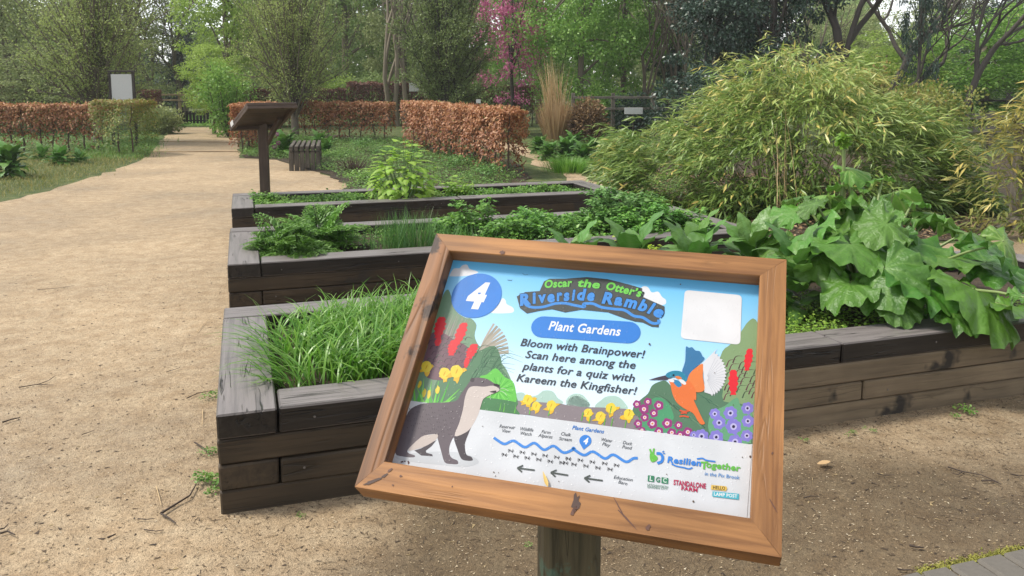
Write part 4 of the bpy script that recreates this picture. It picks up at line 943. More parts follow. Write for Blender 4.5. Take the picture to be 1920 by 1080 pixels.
M['blossom'] = leafmat('pink_blossom', ls((0.42, 0.10, 0.22), (0.60, 0.18, 0.34), (0.75, 0.36, 0.50)), 0.6, 0.35)
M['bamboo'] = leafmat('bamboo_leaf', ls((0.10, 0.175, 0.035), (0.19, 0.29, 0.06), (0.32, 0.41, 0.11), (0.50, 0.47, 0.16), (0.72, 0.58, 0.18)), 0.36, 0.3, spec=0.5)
M['bambooyellow'] = leafmat('yellow_bamboo_leaf', ls((0.16, 0.20, 0.05), (0.30, 0.30, 0.08), (0.5, 0.42, 0.12), (0.62, 0.5, 0.14)), 0.36, 0.35)
M['bamboocane'] = leafmat('bamboo_cane', ls((0.26, 0.25, 0.10), (0.4, 0.33, 0.16)), 0.5, 0)
M['dryreed'] = leafmat('dry_reed', ls((0.42, 0.29, 0.14), (0.56, 0.40, 0.21), (0.70, 0.54, 0.32)), 0.6, 0.3)
M['reedtuft'] = leafmat('dry_reed_tuft', ls((0.30, 0.18, 0.09), (0.44, 0.29, 0.15), (0.55, 0.40, 0.23)), 0.6, 0.25)
M['stem'] = leafmat('green_stem', ls((0.08, 0.16, 0.04), (0.14, 0.22, 0.06)), 0.5, 0.1)
M['brownstem'] = leafmat('brown_stem', ls((0.05, 0.032, 0.022), (0.10, 0.065, 0.045)), 0.8, 0)
M['cover'] = leafmat('ground_cover_leaf', ls((0.067, 0.150, 0.028), (0.126, 0.255, 0.045), (0.235, 0.375, 0.076)), 0.5, 0.3)
M['litter'] = leafmat('leaf_litter', ls((0.05, 0.03, 0.018), (0.14, 0.08, 0.04), (0.30, 0.19, 0.09), (0.45, 0.33, 0.18)), 0.7, 0.1)

# ---------------------------------------------------------------- blades of grass: arched tapering strips
def blades(pos, az, L, w, lean, curl, nseg=4, tint=None):
    """pos (N,3), az heading, L length, lean start tilt from vertical, curl added bend"""
    N = len(pos); t = np.linspace(0, 1, nseg + 1)
    ang = lean[:, None] + curl[:, None] * t[None] ** 1.3
    ds = L[:, None] / nseg
    r = np.concatenate([np.zeros((N, 1)), np.cumsum(np.sin(ang[:, :-1]) * ds, 1)], 1)
    z = np.concatenate([np.zeros((N, 1)), np.cumsum(np.cos(ang[:, :-1]) * ds, 1)], 1)
    c, s = np.cos(az)[:, None], np.sin(az)[:, None]
    ctr = np.stack([pos[:, :1] + r * c, pos[:, 1:2] + r * s, pos[:, 2:3] + z], -1)
    wd = w[:, None] * np.clip(np.minimum(0.55 + t * 2, (1 - t) * 1.9 + 0.05), 0.04, 1)[None]
    tw = rng.uniform(-0.5, 0.5, N)[:, None]
    side = np.stack([-s * np.cos(tw) + 0 * t, c * np.cos(tw) + 0 * t, np.sin(tw) + 0 * t], -1)
    A, Bq = ctr - side * wd[..., None], ctr + side * wd[..., None]
    V = np.stack([A, Bq], 2).reshape(-1, 3); n = 2 * (nseg + 1)
    f = np.array([(2 * i, 2 * i + 1, 2 * i + 3, 2 * i + 2) for i in range(nseg)])
    F = (f[None] + (np.arange(N) * n)[:, None, None]).reshape(-1, 4)
    tint = rng.random(N) if tint is None else tint
    T = np.clip(np.repeat(tint, n).reshape(N, n) + np.repeat(t, 2)[None] * 0.25 - 0.1, 0, 1).ravel()
    return V, F, T
def uv_rect(n, u0, u1, v0, v1, z=0.285):
    u = rng.uniform(u0, u1, n); v = rng.uniform(v0, v1, n)
    return np.array([B(a, c, z) for a, c in zip(u, v)])
def kindobj(name, parts, mat, parent=None, kind=None, label=None, cat=None, smooth=False, group=None, loc=None):
    V, F, T = parts
    if loc is not None: V = V - np.asarray(loc, float)
    o = obj(name, mesh(name, V, F, mat, {'tint': T}, smooth), parent)
    if loc is not None and parent is None: o.location = tuple(map(float, loc))
    return tag(o, label, cat, group, kind)

# long lush grass in the front bed
n = 8500
P = uv_rect(n, 0.2, 2.1, 0.2, 1.2)
cl = rng.integers(0, 90, n); cp = uv_rect(90, 0.22, 2.1, 0.22, 1.18); P = cp[cl] * 0.75 + P * 0.25 ; P[:, 2] = 0.28
az = rng.normal(R_(40), 1.5, n); L = rng.uniform(0.14, 0.31, n)
kindobj('lush_grass', blades(P, az, L, rng.uniform(0.0024, 0.0052, n), rng.uniform(0.05, 0.5, n), rng.uniform(1.0, 2.7, n), 5), M['grassblade'], kind='stuff', label='lush long bright green grass spilling over the front bed', cat='grass')
P = np.array([B(u, v, .30) for u, v in zip(rng.uniform(0.2, 0.34, 160), rng.uniform(0.25, 0.8, 160))])
kindobj('lush_grass', blades(P, rng.normal(R_(200), .6, 160), rng.uniform(0.16, 0.34, 160), rng.uniform(0.0018, 0.0038, 160), rng.uniform(0.5, 0.9, 160), rng.uniform(0.8, 1.3, 160), 5), M['grassblade'], kind='stuff', label='grass blades flopping over the left sleeper of the front bed', cat='grass')

# ---------------------------------------------------------------- ground covering herbs: clusters of small leaves on short stems
def clump_leaves(centres, n_per, r, hgt, tmpl, smin, smax, flat=0.6, lift=0.0):
    N = len(centres) * n_per; c = np.repeat(centres, n_per, 0)
    d = rdir(N, -0.1, 1.0); rad = rng.random(N) ** 0.45
    p = c + d * rad[:, None] * np.array([r, r, hgt]); p[:, 2] += lift
    out = d * np.array([1, 1, 0.3]) + rng.normal(0, .4, (N, 3)); out[:, 2] = out[:, 2] * (1 - flat) - 0.05
    rot = frames(out, np.array([0, 0, 1.0]) + rng.normal(0, .35, (N, 3)))
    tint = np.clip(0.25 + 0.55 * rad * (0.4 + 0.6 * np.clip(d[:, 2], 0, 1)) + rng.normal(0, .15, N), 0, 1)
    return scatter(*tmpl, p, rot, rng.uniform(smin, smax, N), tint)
OV = leaf_t(2, 0.34, 0.2, 0.15); OV3 = leaf_t(3, 0.30, 0.25, 0.2, 'lance'); LA = leaf_t(3, 0.13, 0.25, 0.25, 'lance')
def herb(name, uvs, hs, rs, n_per, tmpl, s, mat, label, cat, stems=True, z=0.285, stem_mat='stem', group=None):
    """a herb plant of several leafy shoots: stems and foliage are its parts"""
    base = B(*uvs, z); t = thing(name, base, label, cat, group)
    k = max(5, int(rs * 60)); a = rng.uniform(0, 2 * np.pi, k); rr = rs * np.sqrt(rng.random(k))
    tops = np.column_stack([rr * np.cos(a), rr * np.sin(a), hs * rng.uniform(.6, 1, k) * (1 - 0.45 * (rr / rs) ** 2)])
    cs = []
    for q in tops:
        for f in np.linspace(.45, 1, 3): cs.append(q * np.array([f ** .5, f ** .5, f]))
    cs = np.array(cs)
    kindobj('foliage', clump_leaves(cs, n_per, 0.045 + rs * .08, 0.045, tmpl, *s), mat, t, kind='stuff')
    kindobj('stems', kind='stuff', mat=M[stem_mat], parent=t, parts=tubes([(np.array([q * [.5, .5, 0], q * [.8, .8, .6], q]), [0.003, 0.0025, 0.0015]) for q in tops], 4))
    return t

# bed 2: feathery herb, chives, mint, bushy nettle
def frond_plant(name, base, nf, L, label, cat, mat='fern', az0=None, spread=2 * np.pi, group=None, tilt=(0.2, 1.0)):
    t = thing(name, base, label, cat, group)
    lines, pos, dr, sz, tn = [], [], [], [], []
    for i in range(nf):
        a = rng.uniform(0, 2 * np.pi) if az0 is None else rng.normal(az0, spread); lean = rng.uniform(*tilt); Lf = L * rng.uniform(.6, 1.05)
        k = 12; tt = np.linspace(0, 1, k); an = lean + 0.9 * tt ** 1.5
        r_ = np.cumsum(np.sin(an)) * Lf / k; z_ = np.cumsum(np.cos(an)) * Lf / k
        P = np.column_stack([r_ * math.cos(a), r_ * math.sin(a), z_]); lines.append((P, np.linspace(.0025, .001, k)))
        side = np.array([-math.sin(a), math.cos(a), 0])
        for j in range(3, k):
            w_ = Lf * 0.42 * (1 - (j - 3) / (k - 2)) + .02
            for sg in (-1, 1):
                d = unit(side * sg + 0.55 * (P[j] - P[j - 1]) / np.linalg.norm(P[j] - P[j - 1]))
                for q in range(4):
                    f = (q + .6) / 4; b = P[j] + d * w_ * f + np.array([0, 0, -w_ * f * f * .25])
                    for s2 in (-1, 1):
                        pos.append(b); dr.append(unit(d + s2 * .9 * unit(P[j] - P[j - 1]) + rng.normal(0, .2, 3))); sz.append(w_ * .42 * (1 - f * .5) + .006); tn.append(rng.uniform(.1, .9) * (.5 + .5 * j / k))
    tv, tf = leaf_t(2, 0.2, .2, .15)
    kindobj('fronds', scatter(tv, tf, np.array(pos), frames(np.array(dr), np.array([0, 0, 1.0]) + rng.normal(0, .3, (len(pos), 3))), np.array(sz), np.array(tn)), M[mat], t, kind='stuff')
    kindobj('stems', tubes(lines, 4), M['stem'], t, kind='stuff')
    return t
frond_plant('feathery_herb', B(0.34, 2.95, .29), 36, 0.34, 'feathery green herb spilling over the left end of the middle bed', 'herb', tilt=(.2, 1.2))
frond_plant('feathery_herb', B(0.62, 3.15, .29), 40, 0.37, 'feathery green herb between the spilling one and the chives', 'herb', tilt=(.1, 1.1))
frond_plant('feathery_herb', B(0.46, 2.75, .29), 28, 0.30, 'low feathery herb at the front left corner of the middle bed', 'herb', tilt=(.4, 1.3))
n = 420; e_ = rng.normal(0, 1, (n, 2)); P = np.array([B(1.18 + .11 * a_, 2.85 + .09 * b_, .285) for a_, b_ in e_]); kindobj('chives', blades(P, rng.uniform(0, 6.28, n), rng.uniform(.18, .34, n), np.full(n, .0018), rng.uniform(0, .35, n), rng.uniform(.1, .9, n), 4), M['chive'], label='clump of thin upright chives in the middle bed', cat='chives', kind='stuff')
n = 200; e_ = rng.normal(0, 1, (n, 2)); P = np.array([B(1.5 + .1 * a_, 2.9 + .1 * b_, .285) for a_, b_ in e_]); kindobj('chives', blades(P, rng.uniform(0, 6.28, n), rng.uniform(.12, .24, n), np.full(n, .0018), rng.uniform(0, .45, n), rng.uniform(.1, .9, n), 4), M['chive'], label='smaller sparse chive clump right of the thick one', cat='chives', kind='stuff')
mint = [((1.78, 3.25), .26, .16), ((1.95, 2.95), .14, .18), ((2.2, 3.15), .15, .2), ((2.45, 2.9), .14, .2), ((2.7, 3.1), .15, .22), ((2.95, 2.85), .16, .2), ((3.2, 2.95), .17, .22), ((3.42, 2.85), .15, .15), ((2.3, 3.4), .12, .18), ((1.7, 3.5), .1, .15), ((3.35, 3.3), .17, .2)]
ml = ['upright mint shoot standing highest in the middle bed, right of the chives', 'low mint clump nearest the chives', 'low mint clump behind the one nearest the chives', 'mint clump above the left top corner of the sign', 'mint clump in front of the nettle bush, its left side', 'mint clump in front of the nettle bush, its middle',
      'mint clump in front of the nettle bush, its right side', 'mint clump touching the dark comfrey leaves of the front bed', 'small mint clump against the back sleeper of the middle bed', 'smallest mint clump at the back sleeper behind the chives', 'loose mint shoots right of the nettle bush by the bed end']
for (uv, h, r), lb in zip(mint, ml): herb('mint', uv, h * 1.35, r, 34, OV, (.02, .042), M['mint'], lb, 'herb', group='mint clumps in the middle bed')
herb('nettle', (2.98, 3.25), .36, .34, 46, OV3, (.03, .055), M['nettle'], 'dense domed nettle bush at the back of the middle bed', 'nettle bush')
# bed 3
for uv, h, r, lb in [((.35, 5.2), .10, .15, 'low green herb at the foot of the lectern post'), ((.3, 5.55), .14, .13, 'upright herb behind the lectern post in the far bed corner'), ((.75, 5.3), .09, .2, 'low green herb mat right of the lectern post'), ((1.05, 5.35), .11, .2, 'low green herb left of the golden bush'),
                     ((2.2, 5.35), .2, .14, 'pale green small bush right of the golden bush'), ((2.45, 5.25), .09, .18, 'low herb right of the pale small bush'), ((2.8, 5.3), .09, .2, 'low herb near the middle of the far bed right half'), ((3.15, 5.35), .13, .12, 'bright green herb tuft at the right end of the far bed')]:
    herb('low_herb', uv, h, r, 26, OV, (.016, .034), M['fern'] if h < .15 else M['chick'], lb, 'herb', group='low herbs in the far bed')

for nm_, u0, u1, v0, v1, nn, ss, mt_, lb in [('ground_cover', .22, 1.5, 5.08, 5.72, 110, (.014, .03), 'fern', 'low green ground cover filling the left half of the far bed'), ('ground_cover', 1.9, 3.55, 5.08, 5.7, 110, (.014, .03), 'mint', 'low green ground cover filling the right half of the far bed'),
                                 ('ground_cover', 1.5, 3.58, 2.65, 3.55, 190, (.016, .032), 'mint', 'low mint runners covering the soil between the mint clumps'), ('ground_cover', .25, 1.3, 2.95, 3.55, 50, (.014, .026), 'fern', 'sparse low weeds covering soil at the back of the middle bed')]:
    kindobj(nm_, clump_leaves(uv_rect(nn, u0, u1, v0, v1, .30), 34, .09, .06, OV, *ss, .5), M[mt_], kind='stuff', label=lb, cat='ground cover')
# ---------------------------------------------------------------- broad leaves with veins
def lance_leaf(L=0.3, Wd=0.08, droop=0.5, fold=0.25, ripple=0.012, nl=14, nw=6, seed=0, heart=False):
    r = np.random.default_rng(seed); V, vein, F = [], [], []
    for i in range(nl + 1):
        t = i / nl; w = Wd * (math.sin(math.pi * min(.985, max(.05, t ** .62))) ** .9 if not heart else max(.03, (1 - t) ** .75 * min(1, .65 + 2.2 * t)))
        ca = droop * t; y = L * (math.sin(ca) / max(ca, 1e-3)) * t if droop else L * t; z = -L * t * (1 - math.cos(ca)) / max(ca, 1e-3) if droop else 0
        for j in range(nw + 1):
            s = (j / nw) * 2 - 1
            zz = z + fold * abs(s) * w + ripple * abs(s) ** 2 * math.sin(t * 19 + seed + (2 if s > 0 else 0)) - 0.3 * w * s * s + .0035 * math.cos(t * 2 * math.pi * 8 + abs(s) * 5) * abs(s)
            V.append((s * w, y, zz)); vn = math.exp(-(s / .09) ** 2) + .55 * max(0, math.cos(t * 2 * math.pi * 8 - abs(s) * 5)) ** 6 * (1 - abs(s)) ** .5; vein.append(min(1, vn))
    for i in range(nl):
        for j in range(nw): a = i * (nw + 1) + j; F.append((a, a + 1, a + nw + 2, a + nw + 1))
    return np.array(V), np.array(F), np.array(vein)
def rhub_leaf(R=0.2, seed=0, ruffle=0.03, cup=0.1):
    r = np.random.default_rng(seed); nr, na = 9, 64; V, vein, F = [], [], []
    va = [0, .55, -.55, 1.15, -1.15, 1.85, -1.85, 2.5, -2.5]; ph = r.uniform(0, 6, 6)
    amax = math.pi * 0.94
    for i in range(nr + 1):
        q = i / nr
        for j in range(na + 1):
            a = -amax + 2 * amax * j / na
            out = R * (0.88 + 0.20 * math.cos(a) + .05 * math.sin(2 * a + ph[2]) + .03 * math.sin(3 * a + ph[4])) * (1 + .03 * math.sin(9 * a + ph[0]) + .025 * math.sin(17 * a + ph[1]))
            rad = out * q * (1.0 if abs(a) < 2.6 else 1 - .25 * (abs(a) - 2.6) / .35)
            dv = min(abs(a - v) * rad for v in va)
            sec = max(0, math.cos((rad - .35 * abs(a - min(va, key=lambda v: abs(a - v)))) * 34 + ph[1])) ** 8 * .55
            vn = max(math.exp(-(dv / (.014 + .022 * (1 - q))) ** 2), sec) if i else 1
            X_, Y_ = rad * math.sin(a), rad * math.cos(a)
            z = ruffle * (1.3 * q ** 2 * math.sin(2 * a + ph[2]) + .38 * q ** 3 * math.sin(5 * a + ph[5]) + .9 * q ** 4 * math.sin(11 * a + ph[3]) + .5 * q ** 5 * math.sin(19 * a + ph[4])) - cup * R * q * q * (1 + .8 * math.cos(a)) * 2 + (.030 * math.sin(11 * X_ + 3 * Y_ + ph[4]) * math.sin(9 * Y_ - 4 * X_ + ph[0]) + .012 * math.sin(27 * X_ + ph[1]) * math.sin(24 * Y_ - 7 * X_ + ph[2])) * min(1, q * 2) + .008 * (1 - vn) * min(1, q * 2)
            z += .02 * math.sin(13 * a + ph[5] + rad * 9) * q * q
            V.append((rad * math.sin(a), rad * math.cos(a), z)); vein.append(vn)
    for i in range(nr):
        for j in range(na): a = i * (na + 1) + j; F.append((a, a + 1, a + na + 2, a + na + 1))
    return np.array(V), np.array(F), np.array(vein)
def veined(name, VFv, mat):
    V, F, v = VFv; return mesh(name, V, F, mat, {'tint': np.full(len(V), .5), 'vein': v * .75}, True)
def put_leaf(me, parent, pos, d, up, s=1.0, name='leaf'):
    """pos relative to parent; leaf +Y along d, face towards up"""
    fr = frames(np.asarray(d, float)[None], np.asarray(up, float)[None])[0]
    o = bpy.data.objects.new(name, me); link(o, parent)
    M4 = Matrix([list(fr[i] * s) + [float(pos[i])] for i in range(3)] + [[0, 0, 0, 1]]); o.matrix_basis = M4
    return o
comf_me = [veined('leaf', lance_leaf(1, .21, .9 + .25 * k, .3, .035, seed=k), M['comfrey']) for k in range(5)]
gold_me = [veined('leaf', lance_leaf(1, .46, .6, .12, .03, 6, 4, seed=k, heart=True), M['golden']) for k in range(3)]
rh_me = [veined('leaf', rhub_leaf(1, k, .085 + .03 * (k % 3), .05 + .06 * (k % 2)), M['rhubarb']) for k in range(6)]
rhy_me = [veined('leaf', rhub_leaf(1, 20 + k, .14, .2), M['rhub_young']) for k in range(2)]

def rosette(base, n, L, label, cat='comfrey', name='comfrey', lean=(.15, 1.25), mes=None, group=None, hgt=.30):
    t = thing(name, base, label, cat, group); mes = mes or comf_me
    for i in range(n):
        a = i * 2.4 + rng.normal(0, .3); ln = lean[0] + (lean[1] - lean[0]) * (i / n); s = L * rng.uniform(.75, 1.1)
        el = math.pi / 2 - ln; d = np.array([math.cos(a) * math.cos(el), math.sin(a) * math.cos(el), math.sin(el)])
        p = np.array([math.cos(a) * .03, math.sin(a) * .03, hgt * (1 - i / n)])
        up = np.array([-math.cos(a) * .8, -math.sin(a) * .8, 1.0]) + rng.normal(0, .25, 3)
        put_leaf(mes[i % len(mes)], t, p, d, up, s)
    return t
# golden leaved bush in the far bed
gb = thing('golden_bush', B(1.62, 5.3, .28), 'tall bush of bright yellow-green leaves in the far bed', 'bush')
stems = []
for i in range(298):
    u_ = rng.uniform(-.1, 1); a = rng.uniform(0, 6.28); rr_ = math.sqrt(max(0, 1 - u_ * u_)); q_ = rng.uniform(.72, 1.08)
    p = np.array([.30 * rr_ * math.cos(a) * q_, .30 * rr_ * math.sin(a) * q_, .06 + .50 * max(0, u_) * q_ + .06 * rng.random()])
    el = -.55 + .9 * u_ + rng.normal(0, .2); d = (math.cos(a) * math.cos(el), math.sin(a) * math.cos(el), math.sin(el))
    put_leaf(gold_me[i % 3], gb, p, d, (math.cos(a) * .8, math.sin(a) * .8, 1), rng.uniform(.06, .10))
    if i % 8 == 0: stems.append((np.array([p * [.3, .3, 0], p * [.7, .7, .6], p]), [.005, .004, .002]))
kindobj('stems', tubes(stems, 4), M['stem'], gb, kind='stuff')
gb.scale = (1.15, 1.0, .97)
sb = thing('golden_bush', B(2.15, 5.5, .28), 'small pale bush of yellow-green leaves just right of the tall golden bush', 'bush')
for i in range(9):
    a = rng.uniform(0, 6.28); r_ = .13 * math.sqrt(rng.random()); h = .22 * rng.uniform(.6, 1)
    for k in range(6):
        f = 1 - k * .13; aa = k * 1.57 + a; el = .4 - k * .14
        put_leaf(gold_me[k % 3], sb, (r_ * math.cos(a) * f, r_ * math.sin(a) * f, h * f), (math.cos(aa) * math.cos(el), math.sin(aa) * math.cos(el), math.sin(el)), (0, 0, 1), rng.uniform(.06, .09))

# comfrey in the front bed, seen above the top of the sign
for uv, n_, L_, lb in [((2.0, 1.0), 34, .27, 'large comfrey directly behind the middle of the sign top rail'), ((2.42, 1.12), 32, .26, 'comfrey between the lime shoots and the right top corner of the sign'), ((2.28, .85), 26, .26, 'comfrey closest behind the right top corner of the sign'),
                       ((2.75, 1.05), 30, .27, 'comfrey against the left flank of the rhubarb'), ((2.72, .62), 28, .28, 'drooping comfrey beside the right upright of the sign frame'), ((1.72, 1.12), 24, .24, 'leftmost comfrey, its grey green leaves reaching toward the mint')]:
    rosette(B(*uv, .28), n_, L_, lb, group='comfrey plants in the front bed')
for uv, lb in [((2.33, 1.33), 'small lime yellow shoots by the back sleeper of the front bed'), ((2.12, 1.42), 'tiny lime yellow shoots left of the other lime shoots')]:
    herb('lime_shoots', uv, .3, .07, 20, OV, (.02, .04), leafmat('lime_shoot_leaf', ls((.3, .45, .04), (.45, .58, .06)), .4, .4), lb, 'herb')
# chickweed carpet
for k, (u0, u1, v0, v1, nn, lb) in enumerate([(2.3, 3.35, .22, .85, 110, 'bright chickweed carpet right of the sign in the front bed'), (3.3, 4.7, .2, .5, 60, 'chickweed carpet under the rhubarb leaves')]):
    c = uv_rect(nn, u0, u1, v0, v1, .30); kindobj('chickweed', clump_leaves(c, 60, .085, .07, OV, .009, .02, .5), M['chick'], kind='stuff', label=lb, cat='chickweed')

# ---------------------------------------------------------------- the rhubarb
RB0 = B(3.30, .78, .28)
rb = thing('rhubarb', RB0, 'huge rhubarb with crinkled dark green leaves and a tall flower stalk', 'rhubarb')
# (place seen in the photo x, y, distance), heading of the leaf tip (deg, 0 = right, 90 = away), tilt of the blade, size, young
RL = [(1600, 470, 3.9, -100, .75, .19, 0), (1500, 440, 4.2, 190, .6, .16, 0), (1560, 395, 4.5, 150, .7, .16, 0), (1640, 400, 4.5, 60, .5, .15, 0), (1535, 365, 4.75, 120, .3, .12, 1), (1700, 455, 4.1, -60, .6, .20, 0),
      (1790, 480, 4.05, -30, .5, .20, 0), (1660, 520, 3.75, -110, .7, .18, 0), (1740, 540, 3.7, -70, .65, .17, 0), (1850, 560, 3.65, -75, .75, .20, 0), (1880, 500, 3.95, -20, .5, .18, 0), (1590, 540, 3.75, -120, .8, .14, 0),
      (1520, 490, 4.0, -150, .7, .15, 0), (1830, 440, 4.3, 10, .35, .15, 0), (1720, 410, 4.5, 40, .3, .13, 0), (1455, 460, 4.3, 180, .5, .12, 0), (1640, 450, 4.2, 200, .5, .17, 0), (1760, 400, 4.6, 30, .3, .11, 1), (1590, 350, 4.7, 80, .2, .12, 0),
      (1900, 455, 4.3, 5, .3, .14, 1), (1800, 590, 3.6, -90, .8, .12, 0), (1690, 575, 3.65, -80, .7, .10, 0), (1920, 590, 3.6, -60, .8, .15, 0), (1560, 445, 4.2, -170, .8, .17, 0), (1475, 400, 4.55, 160, .5, .12, 0), (1680, 360, 4.8, 50, .4, .11, 1), (1620, 410, 4.3, -90, .5, .15, 0)]
RL += [(x + rng.uniform(-55, 55), y + rng.uniform(-35, 35), Y + rng.uniform(-.2, .3), hd + rng.uniform(-60, 60), tilt, R0 * rng.uniform(.5, .85), 0) for (x, y, Y, hd, tilt, R0, yg) in RL[:27:2]]
lines = []
for i, (x, y, Y, hd, tilt, R0, yg) in enumerate(RL):
    p = AT(x, y, Y) - RB0; h = R_(hd); tilt = tilt * (.15 + .65 * rng.random()); d = np.array([math.cos(h) * math.cos(tilt), math.sin(h) * math.cos(tilt), -math.sin(tilt) * .8])
    up = np.array([math.cos(h) * math.sin(tilt) * .9, math.sin(h) * math.sin(tilt) * .9 - .15, 1.0]) + rng.normal(0, .25, 3)
    put_leaf((rhy_me if yg else rh_me)[i % (2 if yg else 6)], rb, p - d * R0 * .4, d, up, R0 * rng.uniform(1.0, 1.35))
    b = np.array([p[0] * .12, p[1] * .12, 0]); m_ = (b + p) / 2 + np.array([0, 0, .12]); e = p - d * R0 * .4
    t_ = np.linspace(0, 1, 7)[:, None]; C_ = (1 - t_) ** 2 * b + 2 * t_ * (1 - t_) * m_ + t_ ** 2 * e
    kindobj('stalk', tubes([(C_, np.linspace(.012, .006, 7))], 6), M['rhubstalk'], rb, smooth=True)
p = AT(1581, 345, 4.7) - RB0; q = AT(1581, 272, 4.7) - RB0
kindobj('flower_stalk', tubes([(np.array([p * [1, 1, 0], p, (p + q) / 2 + [.004, 0, 0], q]), [.014, .012, .009, .012])], 7), M['rhubstalk'], rb, smooth=True)
c = np.array([q + [0, 0, .012 * k] for k in range(-1, 4)]); kindobj('flower_bud', clump_leaves(c, 22, .022, .03, OV, .02, .045, .1), M['chick'], rb)
put_leaf(rhy_me[0], rb, AT(1592, 318, 4.7) - RB0, (.95, 0, .1), (0, -.5, 1), .115)
kindobj('stalk', tubes([(np.array([AT(1581, 350, 4.7), AT(1592, 318, 4.7)]) - RB0, [.007, .005])], 6), M['rhubstalk'], rb)

# weeds at the foot of the walls
def weed(px, L, n_, label, z=0.01, mat='cover', name='weed'):
    c = G(*px, z); t = thing(name, c, label, 'weed', 'weeds at the foot of the sleepers')
    cs = np.array([[rng.normal(0, L * .5), rng.normal(0, L * .3), L * .25] for _ in range(n_)])
    kindobj('foliage', clump_leaves(cs, 14, L * .35, L * .35, OV, L * .12, L * .3, .5), M[mat], t)
for px, L_, n_, lb in [((398, 745), .05, 9, 'weed tuft at the left sleeper of the front bed, the upper one'), ((396, 905), .06, 14, 'leafy weed at the front left bed corner, the thickest one'), ((394, 850), .04, 8, 'weed between the two larger tufts at the bed corner'), ((398, 925), .04, 6, 'weed tuft lowest beside the front left bed corner'),
                       ((560, 968), .02, 4, 'tiny weed under the left part of the sign'), ((1815, 775), .055, 7, 'broad leaved weed growing at the wall on the right'), ((1787, 785), .035, 4, 'small weed left of the broad leaved weed'), ((1598, 815), .03, 4, 'tiny weed at the wall foot right of the sign'), ((1630, 808), .03, 3, 'tiny weed second from the sign at the wall foot'), ((1515, 826), .025, 4, 'tiny weed closest to the sign frame at the wall foot'), ((990, 1022), .02, 4, 'tiny weed left of the green sign post')]:
    weed(px, L_, n_, lb)
n = 1500; c0, c1 = G(1725, 1074, .008), G(1920, 1028, .008); tt = rng.random((n, 1)); P = c0 + (c1 - c0) * tt + rng.normal(0, .012, (n, 3)) * [1, 1, 0]
kindobj('moss', scatter(*OV, P, frames(rdir(n, 0, 1), np.array([0, 0, 1.])), rng.uniform(.004, .009, n)), leafmat('moss_leaf', ls((.14, .15, .02), (.3, .28, .05)), .8, .1), kind='stuff', label='yellow moss along the edge of the grey pavers', cat='moss')
# ================================================================ garden border, hedges, bench, lectern
def carpet(name, poly, n, tmpl, smin, smax, mat, label, cat, h=0.04, z=0.02, up=0.6, zs=None):
    q = in_poly(np.array([p[:2] for p in map(np.asarray, poly)]), n); q = q + rng.normal(0, .10, q.shape) * rng.random((n, 1)); P = np.column_stack([q, z + h * rng.random(n) ** 1.5])
    if zs is not None:      # hummocks
        P[:, 2] += zs * np.clip(np.sin(P[:, 0] * 3.1 + 1.3 * np.sin(P[:, 1] * 2.3)) * np.sin(P[:, 1] * 2.7 + P[:, 0]), 0, 1)
    d = rdir(n, -0.1, up)
    kindobj(name, scatter(*tmpl, P, frames(d, np.array([0, 0, 1.0]) + rng.normal(0, .3, (n, 3))), rng.uniform(smin, smax, n), np.clip(rng.normal(.45, .25, n), 0, 1)), M[mat], kind='stuff', label=label, cat=cat)
def grass_patch(name, poly, n, L0, L1, wd, mat, label, cat='grass', z=0.01):
    q = in_poly(np.array([p[:2] for p in map(np.asarray, poly)]), n); q = q + rng.normal(0, .26, q.shape) * rng.random((n, 1)) ** 2; P = np.column_stack([q, np.full(n, z)])
    kindobj(name, blades(P, rng.uniform(0, 6.28, n), rng.uniform(L0, L1, n), np.full(n, wd) * rng.uniform(.7, 1.3, n), rng.uniform(.1, .9, n), rng.uniform(.2, 1.2, n), 2), M[mat], kind='stuff', label=label, cat=cat)
verge = [G(-60, 385), G(0, 374), G(60, 362), G(110, 349), G(200, 322), G(262, 300), G(282, 288), G(250, 280), G(150, 285), G(0, 288), G(-160, 300)]
grass_patch('verge_grass', verge, 16000, .03, .09, .003, 'drygrass', 'short yellowing grass verge along the left side of the path')
grass_patch('verge_grass', [G(150, 300), G(262, 300), G(288, 286), G(300, 262), G(280, 258), G(150, 275)], 7000, .05, .14, .004, 'cover', 'taller green grass under the left hedge end')
q_ = [G(-250, 300), G(280, 290), G(300, 250), G(325, 238), G(-250, 238)]
carpet('hedge_bottom_weeds', q_, 26000, OV, .02, .05, 'cover', 'green weeds growing under the left hedges', 'weeds', h=.12)
border = [G(652, 352), G(640, 338), G(585, 318), G(560, 300), G(600, 262), G(760, 262), G(930, 300), G(975, 345), B(2.6, 6.05), B(1.0, 6.05)]
carpet('border_weeds', border, 42000, OV, .014, .04, 'cover', 'mat of green weeds and seedlings in the border behind the far bed', 'weeds', h=.12, zs=.12)
carpet('border_weeds', [G(455, 297), G(520, 300), G(560, 300), G(600, 262), G(470, 262)], 12000, OV, .02, .045, 'cover', 'green weeds behind the slatted bench', 'weeds', h=.12, zs=.1)
carpet('leaf_litter', [G(1185, 360), G(1240, 373), G(1330, 390), G(1400, 408), B(4.2, 3.4), B(5.1, 3.2), G(1840, 446), G(1880, 400), G(1500, 330), G(1150, 320)], 9000, OV, .02, .05, 'litter', 'brown and tan leaf litter under the bamboo', 'leaf litter', h=.02, up=.3)
carpet('creeping_weeds', [G(1120, 325), G(1240, 366), G(1400, 405), G(1500, 430), G(1560, 400), G(1300, 345), G(1150, 310)], 9000, OV, .014, .032, 'cover', 'creeping green weeds in front of the bamboo', 'weeds', h=.05)
carpet('border_weeds', [G(1000, 300), G(1060, 310), G(1110, 335), G(1130, 320), G(1180, 260), G(1000, 262)], 9000, OV, .015, .04, 'cover', 'low weeds around the broad leaved clump right of the beech hedge', 'weeds', h=.08)
